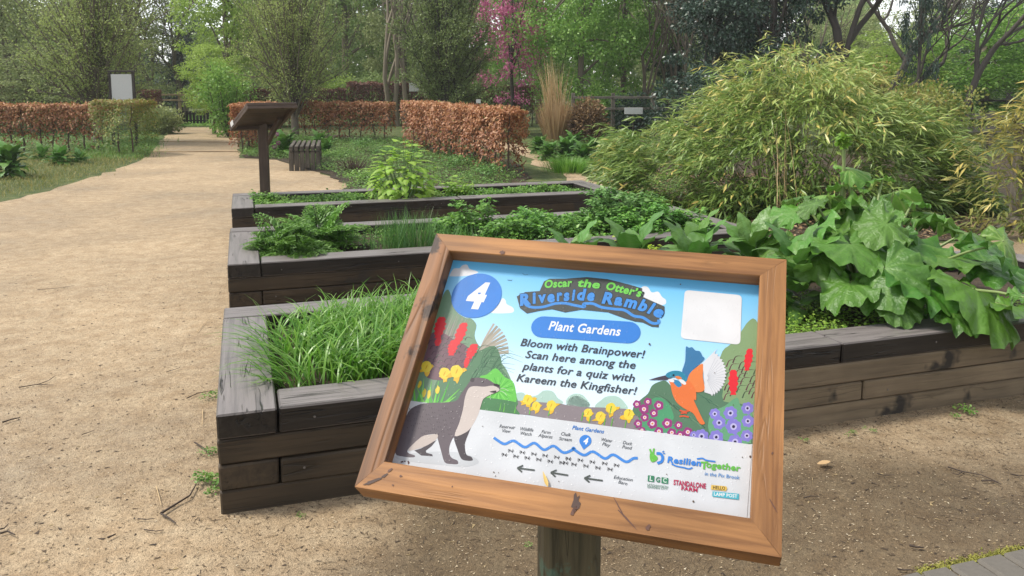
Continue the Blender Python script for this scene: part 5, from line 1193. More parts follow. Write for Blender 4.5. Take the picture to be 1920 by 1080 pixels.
carpet('far_lawn', [G(326, 238), G(440, 238), G(520, 215), G(250, 215)], 9000, OV, .06, .12, 'fresh', 'short bright grass at the far end of the path', 'grass', h=.05)
carpet('far_lawn', [G(1300, 232), G(1960, 232), G(2150, 196), G(1300, 196)], 16000, OV, .08, .16, 'fresh', 'green lawn seen past the bamboo on the right', 'grass', h=.06)

# comfrey clumps standing free
for (px, n_, L_, h_, lb) in [((20, 332), 46, .42, .32, 'big comfrey clump at the left edge of the photo'), ((112, 308), 30, .32, .16, 'lower comfrey clump left of the hedge end, its left part'), ((80, 300), 20, .3, .16, 'small comfrey clump between the big one and the low one'), ((150, 306), 18, .26, .12, 'smallest comfrey clump nearest the left hedge end'),
                             ((535, 292), 34, .42, .3, 'dark comfrey clump behind the lectern post'), ((610, 292), 22, .36, .2, 'comfrey clump just right of the bench'), ((600, 278), 20, .34, .2, 'comfrey clump behind the bench')]:
    rosette(G(*px, .01), n_, L_, lb, lean=(.2, 1.35), hgt=h_, group='free standing comfrey clumps')
for (px, n_, L_, lb) in [((1030, 300), 40, .32, 'left part of the low broad leaved clump beside the path'), ((1062, 296), 44, .36, 'low broad leaved plant between its two neighbours beside the path'), ((1095, 304), 40, .34, 'low broad leaved plant nearest the bamboo'), ((1118, 290), 40, .36, 'broad leaved plant at the back, touching the bamboo'), ((1010, 287), 36, .32, 'broad leaved plant under the dry reed grass'), ((1075, 280), 40, .36, 'broad leaved plant at the back of the low clump')]:
    rosette(G(*px, .01), n_, L_, lb, cat='bergenia', name='broad_leaved_plant', lean=(.2, 1.3), mes=comf_me, hgt=.2, group='low broad leaved plants by the reed grass')
n = 1300; c = G(1064, 322, .01); e = rng.normal(0, .16, (n, 2)); P = np.column_stack([c[0] + e[:, 0], c[1] + e[:, 1], np.full(n, .01)])
kindobj('grass_tuft', blades(P, np.arctan2(e[:, 1], e[:, 0]), rng.uniform(.15, .33, n), np.full(n, .003), rng.uniform(.1, .6, n), rng.uniform(.4, 1.2, n), 4), M['grassblade'], kind='stuff', label='bright green grass tuft beside the timber edging', cat='grass')
# purple flower heads by the bench, a dark cut-back shrub, small border plants
al = thing('allium', G(516, 296, .01), 'purple round flowers on stalks behind the bench', 'flower')
for dx, h_, dy in [(-.1, .34, 0), (.02, .46, .1), (.1, .30, -.1), (-.02, .22, .05)]:
    kindobj('stem', tubes([(np.array([(dx * .3, dy, 0), (dx, dy, h_)]), .004)], 5), M['stem'], al)
    k = 60; dd = rdir(k); kindobj('flower_head', scatter(*OV, np.array([dx, dy, h_]) + dd * .025, frames(dd, rdir(k)), np.full(k, .025)), plain('allium_purple', (.20, .05, .14), .6), al)
sh = thing('cut_shrub', G(660, 326, .01), 'dark cut-back woody shrub with bare brown stems in the border', 'shrub')
ln = []
for i in range(90):
    a = rng.uniform(0, 6.28); r_ = .36 * rng.random() ** .6; q = np.array([r_ * math.cos(a), r_ * math.sin(a) * .7, rng.uniform(.12, .3)]); ln.append((np.array([q * [.2, .2, 0], q * [.7, .7, .6], q + rng.normal(0, .02, 3)]), [.006, .004, .002]))
kindobj('branches', tubes(ln, 4), M['brownstem'], sh, kind='stuff')
for px, r_, h_, lb in [((720, 300), .22, .16, 'low grey green cushion plant in the border behind the golden bush'), ((680, 285), .2, .2, 'leafy green plant in the middle of the border'), ((640, 300), .18, .14, 'low plant between the bench and the cut shrub'), ((770, 305), .22, .18, 'leafy plant in front of the beech hedge foot'), ((850, 322), .22, .16, 'green seedlings in front of the beech hedge, its middle'), ((910, 338), .2, .16, 'green seedlings by the near end of the beech hedge'), ((690, 345), .16, .1, 'small green tuft right behind the far bed')]:
    c = G(*px, .01); t = thing('border_plant', c, lb, 'plant', 'leafy plants in the border')
    cs = np.array([[rng.normal(0, r_ * .7), rng.normal(0, r_ * .7), h_ * rng.uniform(.3, 1.3)] for _ in range(24)])
    kindobj('foliage', clump_leaves(cs, 30, .1, .09, OV, .02, .045, .5), M['nettle' if h_ > .15 else 'fern'], t, kind='stuff')

# ---------------------------------------------------------------- clipped beech hedges
def hedge(a, c, h, wd, dens, label, mat='beech', leaf=(.035, .065), bare=0.25, stem_step=.33, green=None, group='clipped beech hedges', low=0.3):
    a = np.asarray(a, float)[:2]; c = np.asarray(c, float)[:2]; L = np.linalg.norm(c - a); d = (c - a) / L; nrm = np.array([-d[1], d[0]])
    base = np.array([*((a + c) / 2), 0]); t = thing('beech_hedge', base, label, 'hedge', group)
    n = int(L * dens); s = rng.uniform(-L / 2, L / 2, n)
    # leaves crowd towards the clipped faces and the top
    w_ = rng.uniform(-1, 1, n); edge = rng.random(n) < .75; w_ = np.where(edge, np.sign(w_) * (1 - .25 * rng.random(n) ** 1.5), w_) * wd / 2
    z = low * h + (h - low * h) * (1 - rng.random(n) ** 1.5 * 1.0)
    top = rng.random(n) < .22; z = np.where(top, h - .07 * rng.random(n), z); w_ = np.where(top, rng.uniform(-wd / 2, wd / 2, n), w_)
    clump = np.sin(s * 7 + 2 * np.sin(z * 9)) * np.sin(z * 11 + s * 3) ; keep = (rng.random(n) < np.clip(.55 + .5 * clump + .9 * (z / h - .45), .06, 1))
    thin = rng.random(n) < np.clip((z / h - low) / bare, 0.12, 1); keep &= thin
    s, w_, z = s[keep], w_[keep], z[keep]; n = len(s)
    z = z + .025 * np.sin(s * 9) * (z / h); w_ = w_ * (1 + .10 * np.sin(s * 5 + z * 6)) + rng.normal(0, .015, n)
    P = np.column_stack([s[:, None] * d + w_[:, None] * nrm, z])
    out = np.column_stack([np.sign(w_)[:, None] * nrm * .7, np.zeros(n)]) + rng.normal(0, .6, (n, 3)); out[:, 2] -= .35
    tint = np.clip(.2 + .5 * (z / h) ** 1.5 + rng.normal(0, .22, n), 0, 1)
    tv, tf = leaf_t(2, .34, .45, .3)
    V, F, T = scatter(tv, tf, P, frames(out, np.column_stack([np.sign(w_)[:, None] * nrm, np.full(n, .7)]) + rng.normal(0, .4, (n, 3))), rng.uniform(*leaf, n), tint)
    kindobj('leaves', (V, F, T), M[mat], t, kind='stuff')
    if green:
        k = rng.choice(n, int(n * green), replace=False); kindobj('green_leaves', scatter(*OV, P[k] + rng.normal(0, .02, (len(k), 3)), frames(rdir(len(k)), rdir(len(k))), rng.uniform(.025, .05, len(k))), M['hedgegreen'], t, kind='stuff')
    ns = int(L / stem_step); lines = []
    for i in range(ns):
        u = -L / 2 + (i + .5) * L / ns + rng.normal(0, .03); p0 = np.array([*(u * d), 0]); P_ = [p0]
        for k in range(1, 6): P_.append(p0 + np.array([*(d * rng.normal(0, .018) + nrm * rng.normal(0, .018)), h * .95 * k / 5]))
        st = kindobj('stem', tubes([(np.array(P_), np.linspace(.02, .006, 6))], 5), M['brownstem'], t)
        for k in range(14):
            zz = rng.uniform(.12, .95) * h; q = p0 + [0, 0, zz]; e = q + np.array([*(d * rng.normal(0, .16) + nrm * rng.normal(0, wd * .4)), rng.uniform(.02, .16)]); e[2] = min(e[2], h * .97); lines.append((np.array([q, (q + e) / 2 + rng.normal(0, .012, 3), e]), [.005, .0035, .0018]))
    kindobj('twigs', tubes(lines, 3), M['brownstem'], t, kind='stuff')
    return t
Hn, Hf = G(962, 335), G(772, 281)
hedge(Hn[:2] + [.02, 0], Hf, 1.07, .42, 4600, 'nearest beech hedge of copper brown dead leaves on bare stems', green=.03, leaf=(.04, .07), low=.02, bare=.35)
hedge(G(735, 268), G(560, 262), 1.0, .35, 2800, 'thin see-through beech hedge behind the border, left of the nearest hedge', leaf=(.04, .07), low=.04, bare=.5, green=.05)
hedge(G(452, 288), G(500, 270), 1.02, .4, 4200, 'short copper beech hedge end right beside the far path, behind the lectern', leaf=(.04, .065), low=.05, bare=.3)
hedge(G(500, 262), G(560, 258), .98, .35, 1800, 'thin beech hedge part between the hedge end and the see-through hedge', leaf=(.035, .06), low=.15, bare=.5, green=.2)
hedge(G(266, 293), G(212, 289), 1.12, .85, 9000, 'green and brown clipped hedge end beside the path on the left', 'hedgegreen', leaf=(.03, .05), low=.05, bare=.3)
hedge(G(205, 285), G(-160, 283), 1.02, .45, 4000, 'left beech hedge, brown leaves thinning to bare stems below', leaf=(.04, .068), low=.05, bare=.6, green=.22)
hedge(G(130, 243), G(-220, 243), 1.42, .6, 2600, 'farther darker copper hedge seen above the left hedge', 'beechdark', leaf=(.05, .085), low=.2)
hedge(G(268, 248), G(290, 236), 1.25, .5, 1800, 'dark red brown hedge stub behind the left hedge end', 'beechdark', leaf=(.05, .08), low=.1)
hedge(G(655, 236), G(800, 236), 1.52, .5, 3200, 'dark copper hedge rising behind the hornbeams, left stretch', 'beechdark', leaf=(.05, .08), low=.2)
hedge(G(930, 238), G(1005, 236), 1.4, .5, 2200, 'dark copper hedge left of the dry reed grass', 'beechdark', leaf=(.05, .08), low=.15)
hedge(G(455, 238), G(650, 236), 1.3, .5, 2200, 'dark thin hedge behind the second hornbeam', 'beechdark', leaf=(.05, .08), low=.2, green=.25)
hedge(G(800, 237), G(930, 238), 1.25, .5, 2200, 'low dark hedge under the conical hornbeam', 'beechdark', leaf=(.05, .08), low=.2, green=.25)

# ---------------------------------------------------------------- slatted bench
bb_ = G(560, 321, 0); bd = unit(np.array([-0.14, 1.0])); bA = math.atan2(bd[0], bd[1])
bench = thing('garden_bench', G(572, 321, 0), 'low grey bench of thick slats folded down to the ground at its end', 'bench', rz=bA * -1 if False else 0)
bench.rotation_euler = (0, 0, R_(12))
blen, bh = 1.55, .42
for i in range(6):
    x = -.22 + i * .088
    obj('seat_slat', boxmesh('seat_slat', blen, .058, .09, M['benchwood'], .005), bench, (x, blen / 2, bh - .045), (0, 0, math.pi / 2))
    obj('end_slat', boxmesh('end_slat', bh - .095 - (.0 if i != 3 else .05), .056, .075, M['benchwood'], .005), bench, (x, .045, (bh - .095) / 2 + (.0 if i != 3 else .03)), (0, math.pi / 2, 0))
for x in (-.22, .22): obj('leg', boxmesh('leg', bh - .095, .07, .07, M['benchwood'], .005), bench, (x, blen - .1, (bh - .095) / 2), (0, math.pi / 2, 0))
for y in (.25, blen - .25): obj('cross_bar', boxmesh('cross_bar', .5, .07, .05, M['benchwood'], .004), bench, (0, y, bh - .117), (0, 0, 0))

# ---------------------------------------------------------------- brown lectern seen from behind, standing in the far bed
lb_ = G(498, 376, .285); lec = thing('lectern_sign', lb_, 'brown wooden lectern board on a square post, seen from behind', 'lectern')
th = R_(40); a_ = np.array([-math.sin(th), math.cos(th), 0]); r_ = np.array([math.cos(th), math.sin(th), 0])      # a_: away and down, r_: along the high edge
near = np.array([-2.46, 7.72, 1.262 - .0]) - lb_       # left end of the high near edge
tl = math.atan2(.235, .46)
dn = a_ * math.cos(tl) + np.array([0, 0, -math.sin(tl)]); nz_ = np.cross(r_, dn); BL_, BW_ = .50, .50
cen = near + r_ * BW_ / 2 + dn * BL_ / 2
o = obj('board', boxmesh('board', BW_, BL_, .028, M['brownwood'], .004), lec)
Rm = Matrix((Vector(r_), Vector(dn), Vector(nz_))).transposed()
o.matrix_basis = Matrix.Translation(Vector(cen)) @ Rm.to_4x4()
for nm_, off, sx_, sy_ in [('rail', (0, -BL_ / 2 + .018, -.03), BW_, .034), ('rail', (0, BL_ / 2 - .018, -.03), BW_, .034), ('rail', (-BW_ / 2 + .018, 0, -.03), .034, BL_ - .075), ('rail', (BW_ / 2 - .018, 0, -.03), .034, BL_ - .075)]:
    q = obj(nm_, boxmesh(nm_, sx_, sy_, .034, M['brownwood'], .003), lec); q.matrix_basis = Matrix.Translation(Vector(cen)) @ Rm.to_4x4() @ Matrix.Translation(Vector((off[0], off[1], off[2] * (1 if nz_[2] > 0 else -1))))
hp = cen[2] - .02; o = obj('post', boxmesh('post', hp + .1, .09, .09, M['brownwood'], .004), lec, (0, 0, hp / 2 - .05), (0, math.pi / 2, 0)); o.rotation_euler = (0, math.pi / 2, th - .55)
pc_ = cen * [1, 1, 0]
lec_post_off = pc_
beam('brace', lb_ + np.array([0.03, 0.01, hp - .28]), lb_ + cen + r_ * .16 - dn * .02 + np.array([0, 0, -.045]), .045, .04, M['brownwood'], lec)
o = obj('label_plate', boxmesh('label_plate', .002, .07, .05, M['white'], .0005), lec); o.matrix_basis = Matrix.Translation(Vector(cen - r_ * (BW_ / 2 + .0015) + dn * .17)) @ Rm.to_4x4()

# ---------------------------------------------------------------- dry reed grass, bamboo
rg = thing('reed_grass', G(1042, 266, 0), 'tall dry straw coloured reed grass behind the broad leaved plants', 'reed grass')
n = 1500; r0 = .26 * np.sqrt(rng.random(n)); a = rng.uniform(0, 6.28, n); P = np.column_stack([r0 * np.cos(a), r0 * np.sin(a), np.zeros(n)])
kindobj('tuft', blades(P, a, rng.uniform(.6, 1.15, n), np.full(n, .007), rng.uniform(.05, .42, n), rng.uniform(0, .25, n), 3), M['reedtuft'], rg, kind='stuff')
n = 150; r0 = .2 * np.sqrt(rng.random(n)); a = rng.uniform(0, 6.28, n); P = np.column_stack([r0 * np.cos(a), r0 * np.sin(a), np.zeros(n)]); L = rng.uniform(1.3, 2.15, n)
az = np.where(rng.random(n) < .6, R_(180) + rng.normal(0, .7, n), a)
kindobj('tall_stems', blades(P, az, L, np.full(n, .0065), rng.uniform(.0, .16, n), rng.uniform(.0, .35, n) + (rng.random(n) < .15) * .6, 6), M['dryreed'], rg, kind='stuff')
c = [];
for i in range(26):
    k = int(rng.integers(0, n)); 
n2 = 34; a = rng.uniform(0, 6.28, n2); P = np.column_stack([.15 * np.cos(a), .15 * np.sin(a), np.full(n2, 0)])
kindobj('plumes', blades(P, R_(180) + rng.normal(0, .6, n2), rng.uniform(1.9, 2.35, n2), np.full(n2, .016), rng.uniform(.0, .14, n2), rng.uniform(.1, .6, n2), 8), M['dryreed'], rg, kind='stuff')

def bamboo(name, centre, prof, ry, n_spray, label, leafL=(.08, .155), seed=3, ymat='bamboo', culms=160):
    """prof: list of (x, height) across the mound; sprays of leaves cover the mound and hang outwards"""
    r = np.random.default_rng(seed); t = thing(name, centre, label, 'bamboo')
    px_, ph_ = np.array(prof).T; x0_, x1_ = px_[0], px_[-1]
    H = ph_.max(); hx = lambda x: np.interp(x, px_, ph_)
    x = r.uniform(x0_, x1_, n_spray * 2); keep = r.random(n_spray * 2) < (.35 + .65 * hx(x) / H); x = x[keep][:n_spray]; n = len(x)
    th = np.arccos(np.clip(r.uniform(-.45, 1, n) * -1, -1, 1)) if False else r.uniform(-.5, math.pi * .62, n)      # 0 = facing the camera at the ground, pi/2 = top
    th = np.where(th < 0, -th * .3, th); bulge = 1 + .10 * np.sin(x * 4.1 + th * 3) + .07 * np.sin(x * 9 + 5 * th) + r.normal(0, .05, n)
    dep = 1 - .30 * r.random(n) ** 1.6
    y = -ry * np.cos(th) * bulge * dep * (.55 + .45 * hx(x) / H); z = np.maximum(.03, hx(x) * np.sin(th) ** .75 * bulge * dep * .97)
    xc = np.interp(H * .98, [H * .98], [px_[np.argmax(ph_)]])
    hd = unit(np.column_stack([(x - xc) * 1.5 + r.normal(0, .5, n), y * .8 - .25 + r.normal(0, .3, n), np.zeros(n)]))
    # looser canes standing proud of the mound, and thin places where the dark inside shows
    sh = r.random(n) < .16; ex = np.where(sh, r.uniform(.05, .34, n), 0); y = y * (1 + ex * .5 / ry); z = z + ex * np.sin(th) * .9; x = x + np.sign(x - xc) * ex * .2
    gap = np.sin(x * 5.3 + 1.7 * np.sin(z * 6)) * np.sin(z * 7.1 + x * 2.2)
    kg = (gap < .28) | (r.random(n) < .2); x, y, z, hd = x[kg], y[kg], z[kg], hd[kg]; n = len(x)
    k = 9; P = np.repeat(np.column_stack([x, y, z]), k, 0); hdk = np.repeat(hd, k, 0); f = np.tile(np.linspace(0, 1, k), n)
    P = P + hdk * (f * .22)[:, None] + np.array([0, 0, 1]) * (.11 * f - .15 * f * f)[:, None] + r.normal(0, .022, (n * k, 3)); P[:, 2] = np.maximum(P[:, 2], .02)
    dr = unit(hdk + r.normal(0, .42, (n * k, 3)) + np.array([0, 0, 1]) * (.28 - .62 * f)[:, None])
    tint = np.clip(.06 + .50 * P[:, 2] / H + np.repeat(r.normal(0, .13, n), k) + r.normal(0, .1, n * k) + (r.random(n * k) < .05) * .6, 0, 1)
    m = len(P); tv, tf = leaf_t(2, .10, .3, .12, 'lance'); rot = frames(dr, np.array([0, 0, 1.0]) + r.normal(0, .4, (m, 3))); sz = r.uniform(*leafL, m)
    front = np.argsort(np.linalg.norm((P + centre) - np.array([0, 0, EYE]), axis=1) - sz * 14 - tint * 1.2)[:300]; fm = np.zeros(m, bool); fm[front] = True
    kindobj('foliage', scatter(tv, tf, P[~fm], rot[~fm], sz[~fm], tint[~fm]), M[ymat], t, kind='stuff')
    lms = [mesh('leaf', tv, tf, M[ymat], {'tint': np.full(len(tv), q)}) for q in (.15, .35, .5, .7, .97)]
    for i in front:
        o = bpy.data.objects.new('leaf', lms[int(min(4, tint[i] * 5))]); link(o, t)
        o.matrix_basis = Matrix([list(rot[i][q] * sz[i] * 1.1) + [P[i][q]] for q in range(3)] + [[0, 0, 0, 1]])
    lines = []
    for i in range(culms):
        e = int(r.integers(0, n)); b = np.array([xc + (x[e] - xc) * .45, y[e] * .4, 0]); q = np.array([x[e], y[e], z[e]]) ; mid = np.array([(b[0] + q[0]) / 2, (b[1] + q[1]) / 2, max(q[2] * .95, .4)])
        t_ = np.linspace(0, 1, 8)[:, None]; q2 = q + [0, 0, .02]; lines.append(((1 - t_) ** 2 * b + 2 * t_ * (1 - t_) * mid + t_ ** 2 * q2, np.linspace(.007, .002, 8)))
    kindobj('canes', tubes(lines, 4), M['bamboocane'], t, kind='stuff')
    return t
BCn = AT(1500, 250, 10.4); BCn[2] = 0
_pf = []
for x_, y_ in [(1128, 345), (1150, 262), (1200, 222), (1260, 195), (1330, 160), (1380, 120), (1430, 100), (1470, 85), (1500, 62), (1530, 68), (1570, 95), (1620, 122), (1680, 160), (1730, 190), (1780, 215), (1820, 260), (1850, 310), (1880, 360)]:
    q = AT(x_, y_, 10.2 if 1180 < x_ < 1800 else 9.4); _dx = q[0] - BCn[0]; _pf.append((_dx * (.88 if _dx > 0 else .93), max(.12, (q[2] - .08) * (1 - .09 * min(1, abs(_dx))))))
bamboo('bamboo_thicket', BCn, [(a_, h_ * .94) for a_, h_ in _pf], 1.75, 5600, 'wide mound of arching bamboo with narrow olive and yellow leaves, right of the beds')
c2 = AT(1965, 300, 8.2); c2[2] = 0
bamboo('bamboo_thicket', c2, [(-.85, .25), (-.6, .9), (-.3, 1.35), (.1, 1.75), (.6, 1.5), (1.0, .5)], .7, 560, 'yellower bamboo entering at the right edge of the photo', (.08, .15), seed=9, ymat='bambooyellow', culms=40)
c3 = AT(1500, 250, 9.0)
n = 11; P = np.tile(G(1482, 425, 0), (n, 1)) + rng.normal(0, .09, (n, 3)) * [1, 1, 0]
kindobj('dry_stalks', blades(P, rng.normal(math.pi, .8, n), rng.uniform(.9, 1.45, n), np.full(n, .0035), rng.uniform(0, .2, n), rng.uniform(0, .35, n), 6), M['dryreed'], kind='stuff', label='thin dry straw stalks standing in front of the bamboo', cat='dry stalks')
n = 420; c = G(1380, 388, .01); e = rng.normal(0, .15, (n, 2)); P = np.column_stack([c[0] + e[:, 0] * 1.4, c[1] + e[:, 1], np.full(n, .01)])
kindobj('bamboo_shoots', blades(P, rng.uniform(0, 6.28, n), rng.uniform(.12, .3, n), np.full(n, .006), rng.uniform(.2, .8, n), rng.uniform(.4, 1.2, n), 3), M['bamboo'], kind='stuff', label='low young bamboo shoots at the front foot of the thicket', cat='bamboo shoots')
# ================================================================ trees, far woods, fences
def tree_mesh_fan(seed, H, R, n_main, n_sub, leaf_per, ls_, low=.22, up_bias=1.0):
    """many straight ascending branches fanning out of a short trunk (hornbeam habit). returns limbs, leaves (pos, dir, size, tint)"""
    r = np.random.default_rng(seed); lines = []; pos, dr = [], []
    T0 = H * .09; lines.append((np.array([(0, 0, -.05), (.01, 0, T0), (.02, .01, H * .5), (.0, .02, H * .97)]), [.12, .10, .045, .01]))
    for i in range(n_main):
        z0 = T0 + H * .30 * r.random() ** 1.3; a = i * 2.4 + r.normal(0, .2); q = r.random() ** .55
        # target on an egg shaped crown
        tz = H * (low + (1 - low) * (r.random() ** .8)); fr = (tz / H - low) / (1 - low); rad = R * (math.sin(math.pi * min(1, (fr * .82 + .20))) ** .7) * (.35 + .65 * q)
        e = np.array([rad * math.cos(a), rad * math.sin(a), tz]); b = np.array([0, 0, z0 if z0 < tz else tz * .6]); m = np.array([e[0] * .42, e[1] * .42, b[2] + (e[2] - b[2]) * .42 / up_bias])
        t = np.linspace(0, 1, 7)[:, None]; P = (1 - t) ** 2 * b + 2 * t * (1 - t) * m + t ** 2 * e + r.normal(0, .012 * R, (7, 3)) * t
        lines.append((P, np.linspace(.03 * H / 5, .005, 7)))
        for k in range(n_sub):
            f = r.uniform(.25, 1.0); j = min(5, int(f * 6)); p = P[j] + (P[j + 1] - P[j]) * (f * 6 - j); tg = unit(P[j + 1] - P[j]); sd = unit(r.normal(0, 1, 3) + tg * 1.3 + [0, 0, .5]); L = R * r.uniform(.14, .34)
            q_ = p + sd * L; lines.append((np.array([p, (p + q_) / 2 + r.normal(0, .01, 3), q_]), [.006, .004, .002]))
            nn = leaf_per; ff = r.random(nn); pp_ = p + (q_ - p) * ff[:, None] + r.normal(0, .045, (nn, 3)); pos.append(pp_); dr.append(sd + r.normal(0, .7, (nn, 3)))
    pos = np.concatenate(pos); dr = unit(np.concatenate(dr)); n = len(pos)
    return lines, pos, dr, r.uniform(*ls_, n), r
def tree(name, loc, label, cat, parts, crown_mat, bark, group=None, scale=1.0, rz=0.0, tmpl=None):
    lines, pos, dr, sz, r = parts
    t = thing(name, loc, label, cat, group)
    tmpl = tmpl or DIA
    n = len(pos); up = r.normal(0, 1, (n, 3)); up[:, 2] = abs(up[:, 2]) + .3
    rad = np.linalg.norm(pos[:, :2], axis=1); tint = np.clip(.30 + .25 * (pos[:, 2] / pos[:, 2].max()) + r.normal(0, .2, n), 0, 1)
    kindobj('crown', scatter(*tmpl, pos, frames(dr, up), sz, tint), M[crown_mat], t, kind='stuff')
    kindobj('trunk', tubes(lines[:1], 9), M[bark], t, smooth=True)
    kindobj('branches', tubes(lines[1:], 4), M[bark], t, kind='stuff')
    t.scale = (scale,) * 3; t.rotation_euler = (0, 0, rz)
    return t
def copy_tree(src, loc, rz, scale, label, mats=None):
    c = src.copy(); link(c); c.location = tuple(map(float, loc)); c.rotation_euler = (0, 0, rz); c.scale = scale if hasattr(scale, '__len__') else (scale,) * 3; c['label'] = label
    for ch in src.children:
        k = ch.copy(); link(k, c)
    return c
def at0(px, Y):
    p = AT(px, 200, Y); p[2] = 0; return p
# three budding hornbeams
hb = tree('hornbeam', at0(180, 20.5), 'leftmost hornbeam with upright bare branches and tiny olive buds', 'tree', tree_mesh_fan(1, 5.4, 2.0, 125, 14, 19, (.035, .065)), 'hornbud', 'bark', group='budding hornbeams behind the hedges')
hb2 = copy_tree(hb, at0(552, 21.5), 1.9, (.93, .93, 1.0), 'middle hornbeam, an egg shaped crown of tiny buds beside the lectern board')
hb3 = tree('hornbeam', at0(838, 24), 'denser conical hornbeam left of the pink blossom', 'tree', tree_mesh_fan(5, 6.0, 1.55, 150, 14, 26, (.035, .075), low=.12), 'horndark', 'darkbark', group='budding hornbeams behind the hedges')

def clumpy(seed, H, R, zlow, n_clump, per, ls_, trunk_r=.12, n_limb=14, gap=.25, rc=.5):
    r = np.random.default_rng(seed); lines = []
    k = 6; P = np.column_stack([np.cumsum(r.normal(0, .05, k)) * .6, np.cumsum(r.normal(0, .05, k)) * .6, np.linspace(-.05, H * .75, k)]); lines.append((P, np.linspace(trunk_r, trunk_r * .3, k)))
    c = rdir(n_clump) if False else unit(r.normal(0, 1, (n_clump, 3))); q = r.random(n_clump) ** .4
    C_ = c * q[:, None] * np.array([R, R, (H - zlow) / 2]) + np.array([0, 0, (H + zlow) / 2])
    for i in range(min(n_limb, n_clump)):
        z = r.uniform(.15, .7) * H; b = np.array([P[:, 0].mean(), P[:, 1].mean(), z]); e = C_[i]; m = (b + e) / 2 + np.array([0, 0, .15 * R]); t = np.linspace(0, 1, 5)[:, None]
        lines.append(((1 - t) ** 2 * b + 2 * t * (1 - t) * m + t ** 2 * e, np.linspace(trunk_r * .4, .008, 5)))
    cc = np.repeat(C_, per, 0); n = len(cc); d = unit(r.normal(0, 1, (n, 3))); pos = cc + d * (r.random(n) ** .5)[:, None] * rc * np.repeat(r.uniform(.5, 1.2, n_clump), per)[:, None] * np.array([1, 1, .65])
    pos[:, 2] = np.maximum(pos[:, 2], .05)
    return lines, pos, unit(d + np.array([0, 0, -.5]) + r.normal(0, .5, (n, 3))), r.uniform(*ls_, n), r
# leafy trees: one of each habit, then copies
tg = 'leafy trees beyond the hornbeams'
lime = tree('lime_green_tree', at0(425, 28), 'fresh lime green tree drooping over the end of the path', 'tree', clumpy(11, 7.5, 1.75, .9, 170, 90, (.06, .12), rc=.42), 'lime', 'bark', group=tg)
fresh = tree('leafy_tree', at0(1085, 25), 'fresh green tree right behind the dry reed grass', 'tree', clumpy(12, 7, 2.0, .3, 200, 90, (.06, .12), rc=.42), 'fresh', 'bark', group=tg)
wood = tree('woodland_tree', at0(650, 36), 'mid green woodland tree between the second and third hornbeam', 'tree', clumpy(13, 10, 3.0, .5, 230, 80, (.09, .17), .2, rc=.65), 'wood_green', 'palebark', group=tg)
oliv = tree('woodland_tree', at0(20, 30), 'grey green tree at the left edge behind the copper hedge', 'tree', clumpy(14, 9, 2.6, .4, 210, 80, (.08, .15), .16, rc=.6), 'olive', 'bark', group=tg)
dark = tree('evergreen_tree', at0(1345, 21.5), 'dark blue green evergreen left of centre behind the bamboo', 'tree', clumpy(15, 8, 1.7, .3, 190, 110, (.06, .11), .14, rc=.38), 'ivy', 'darkbark', group='dark evergreens behind the bamboo')
copy_tree(dark, at0(1440, 20.5), 2.1, (.95, .95, 1.1), 'dark evergreen directly above the highest point of the bamboo')
copy_tree(dark, at0(1270, 27), 4.1, (.7, .7, .75), 'narrow dark evergreen behind the brown bare thicket')
copy_tree(dark, at0(1718, 19), 1.1, (.32, .32, 1.15), 'ivy covered narrow dark trunk right of the bare forked trees')
copy_tree(dark, at0(340, 44), .4, (1.4, 1.4, .75), 'dark evergreen mass closing the view above the far path rail')
copy_tree(dark, at0(1890, 34), .9, (1.3, 1.3, .8), 'dark evergreen far behind the right edge lawn')
for i, (px, Y, rz, sc, src, lb) in enumerate([
    (1165, 27, 1.3, (1, 1, .95), fresh, 'fresh green tree right of the one behind the reed grass'), (1010, 31, 2.3, (1.1, 1.1, 1.1), fresh, 'green tree directly behind the pink blossom'), (1840, 25, .7, (1.2, 1.2, .55), fresh, 'low fresh green shrub tree above the right edge lawn'), (1660, 25, 2.7, (.9, .9, .42), lime, 'low lime green bush right of the bamboo peak'), (1950, 24, 3.7, (1.1, 1.1, .6), fresh, 'green shrub tree at the right edge of the photo'),
    (400, 24.5, 3.0, (.55, .55, .36), lime, 'small rounded pale green bush left of the second hornbeam'), (700, 42, 1.0, (1, 1, .9), wood, 'mid green tree behind the pale bare trunks'), (480, 40, 2.0, (1.1, 1.1, .95), wood, 'mid green tree behind the second hornbeam'), (560, 46, 3.0, (1.2, 1.2, .8), wood, 'tall mid green tree far behind the second hornbeam'), (850, 44, 4.0, (1.3, 1.3, 1.1), wood, 'tall green tree far behind the conical hornbeam'),
    (120, 42, 5.0, (1.1, 1.1, .62), wood, 'green tree behind the leftmost hornbeam'), (250, 36, .5, (.9, .9, .9), oliv, 'grey green tree right behind the leftmost hornbeam crown'), (-60, 26, 1.5, (1, 1, .9), oliv, 'grey green tree just outside the left edge'), (60, 24.5, 1.5, (.7, .7, .3), oliv, 'low grey green bush above the left copper hedge'), (760, 34, 2.5, (.8, .8, .9), oliv, 'grey green tree behind the pale bare trunks'), (1250, 40, .2, (1.2, 1.2, 1), oliv, 'grey green tree behind the bare brown thicket'),
    (1580, 42, 1.2, (1, 1, .62), oliv, 'low grey green tree under the sky gap on the right'), (1760, 40, 2.2, (1.2, 1.2, .85), oliv, 'grey green tree behind the arching bare branches'), (950, 36, 3.2, (.9, .9, 1.1), wood, 'green tree between the conical hornbeam and the blossom'), (1400, 38, 4.2, (1.2, 1.2, 1), wood, 'tree behind the dark evergreens')]):
    c = copy_tree(src, at0(px, Y), rz, sc, lb)
# pink cherry
ch = clumpy(21, 6.6, 1.35, .7, 190, 42, (.05, .11), .07, rc=.28); tree('cherry_tree', at0(958, 26), 'cherry tree with clusters of deep pink blossom', 'tree', ch, 'blossom', 'darkbark')
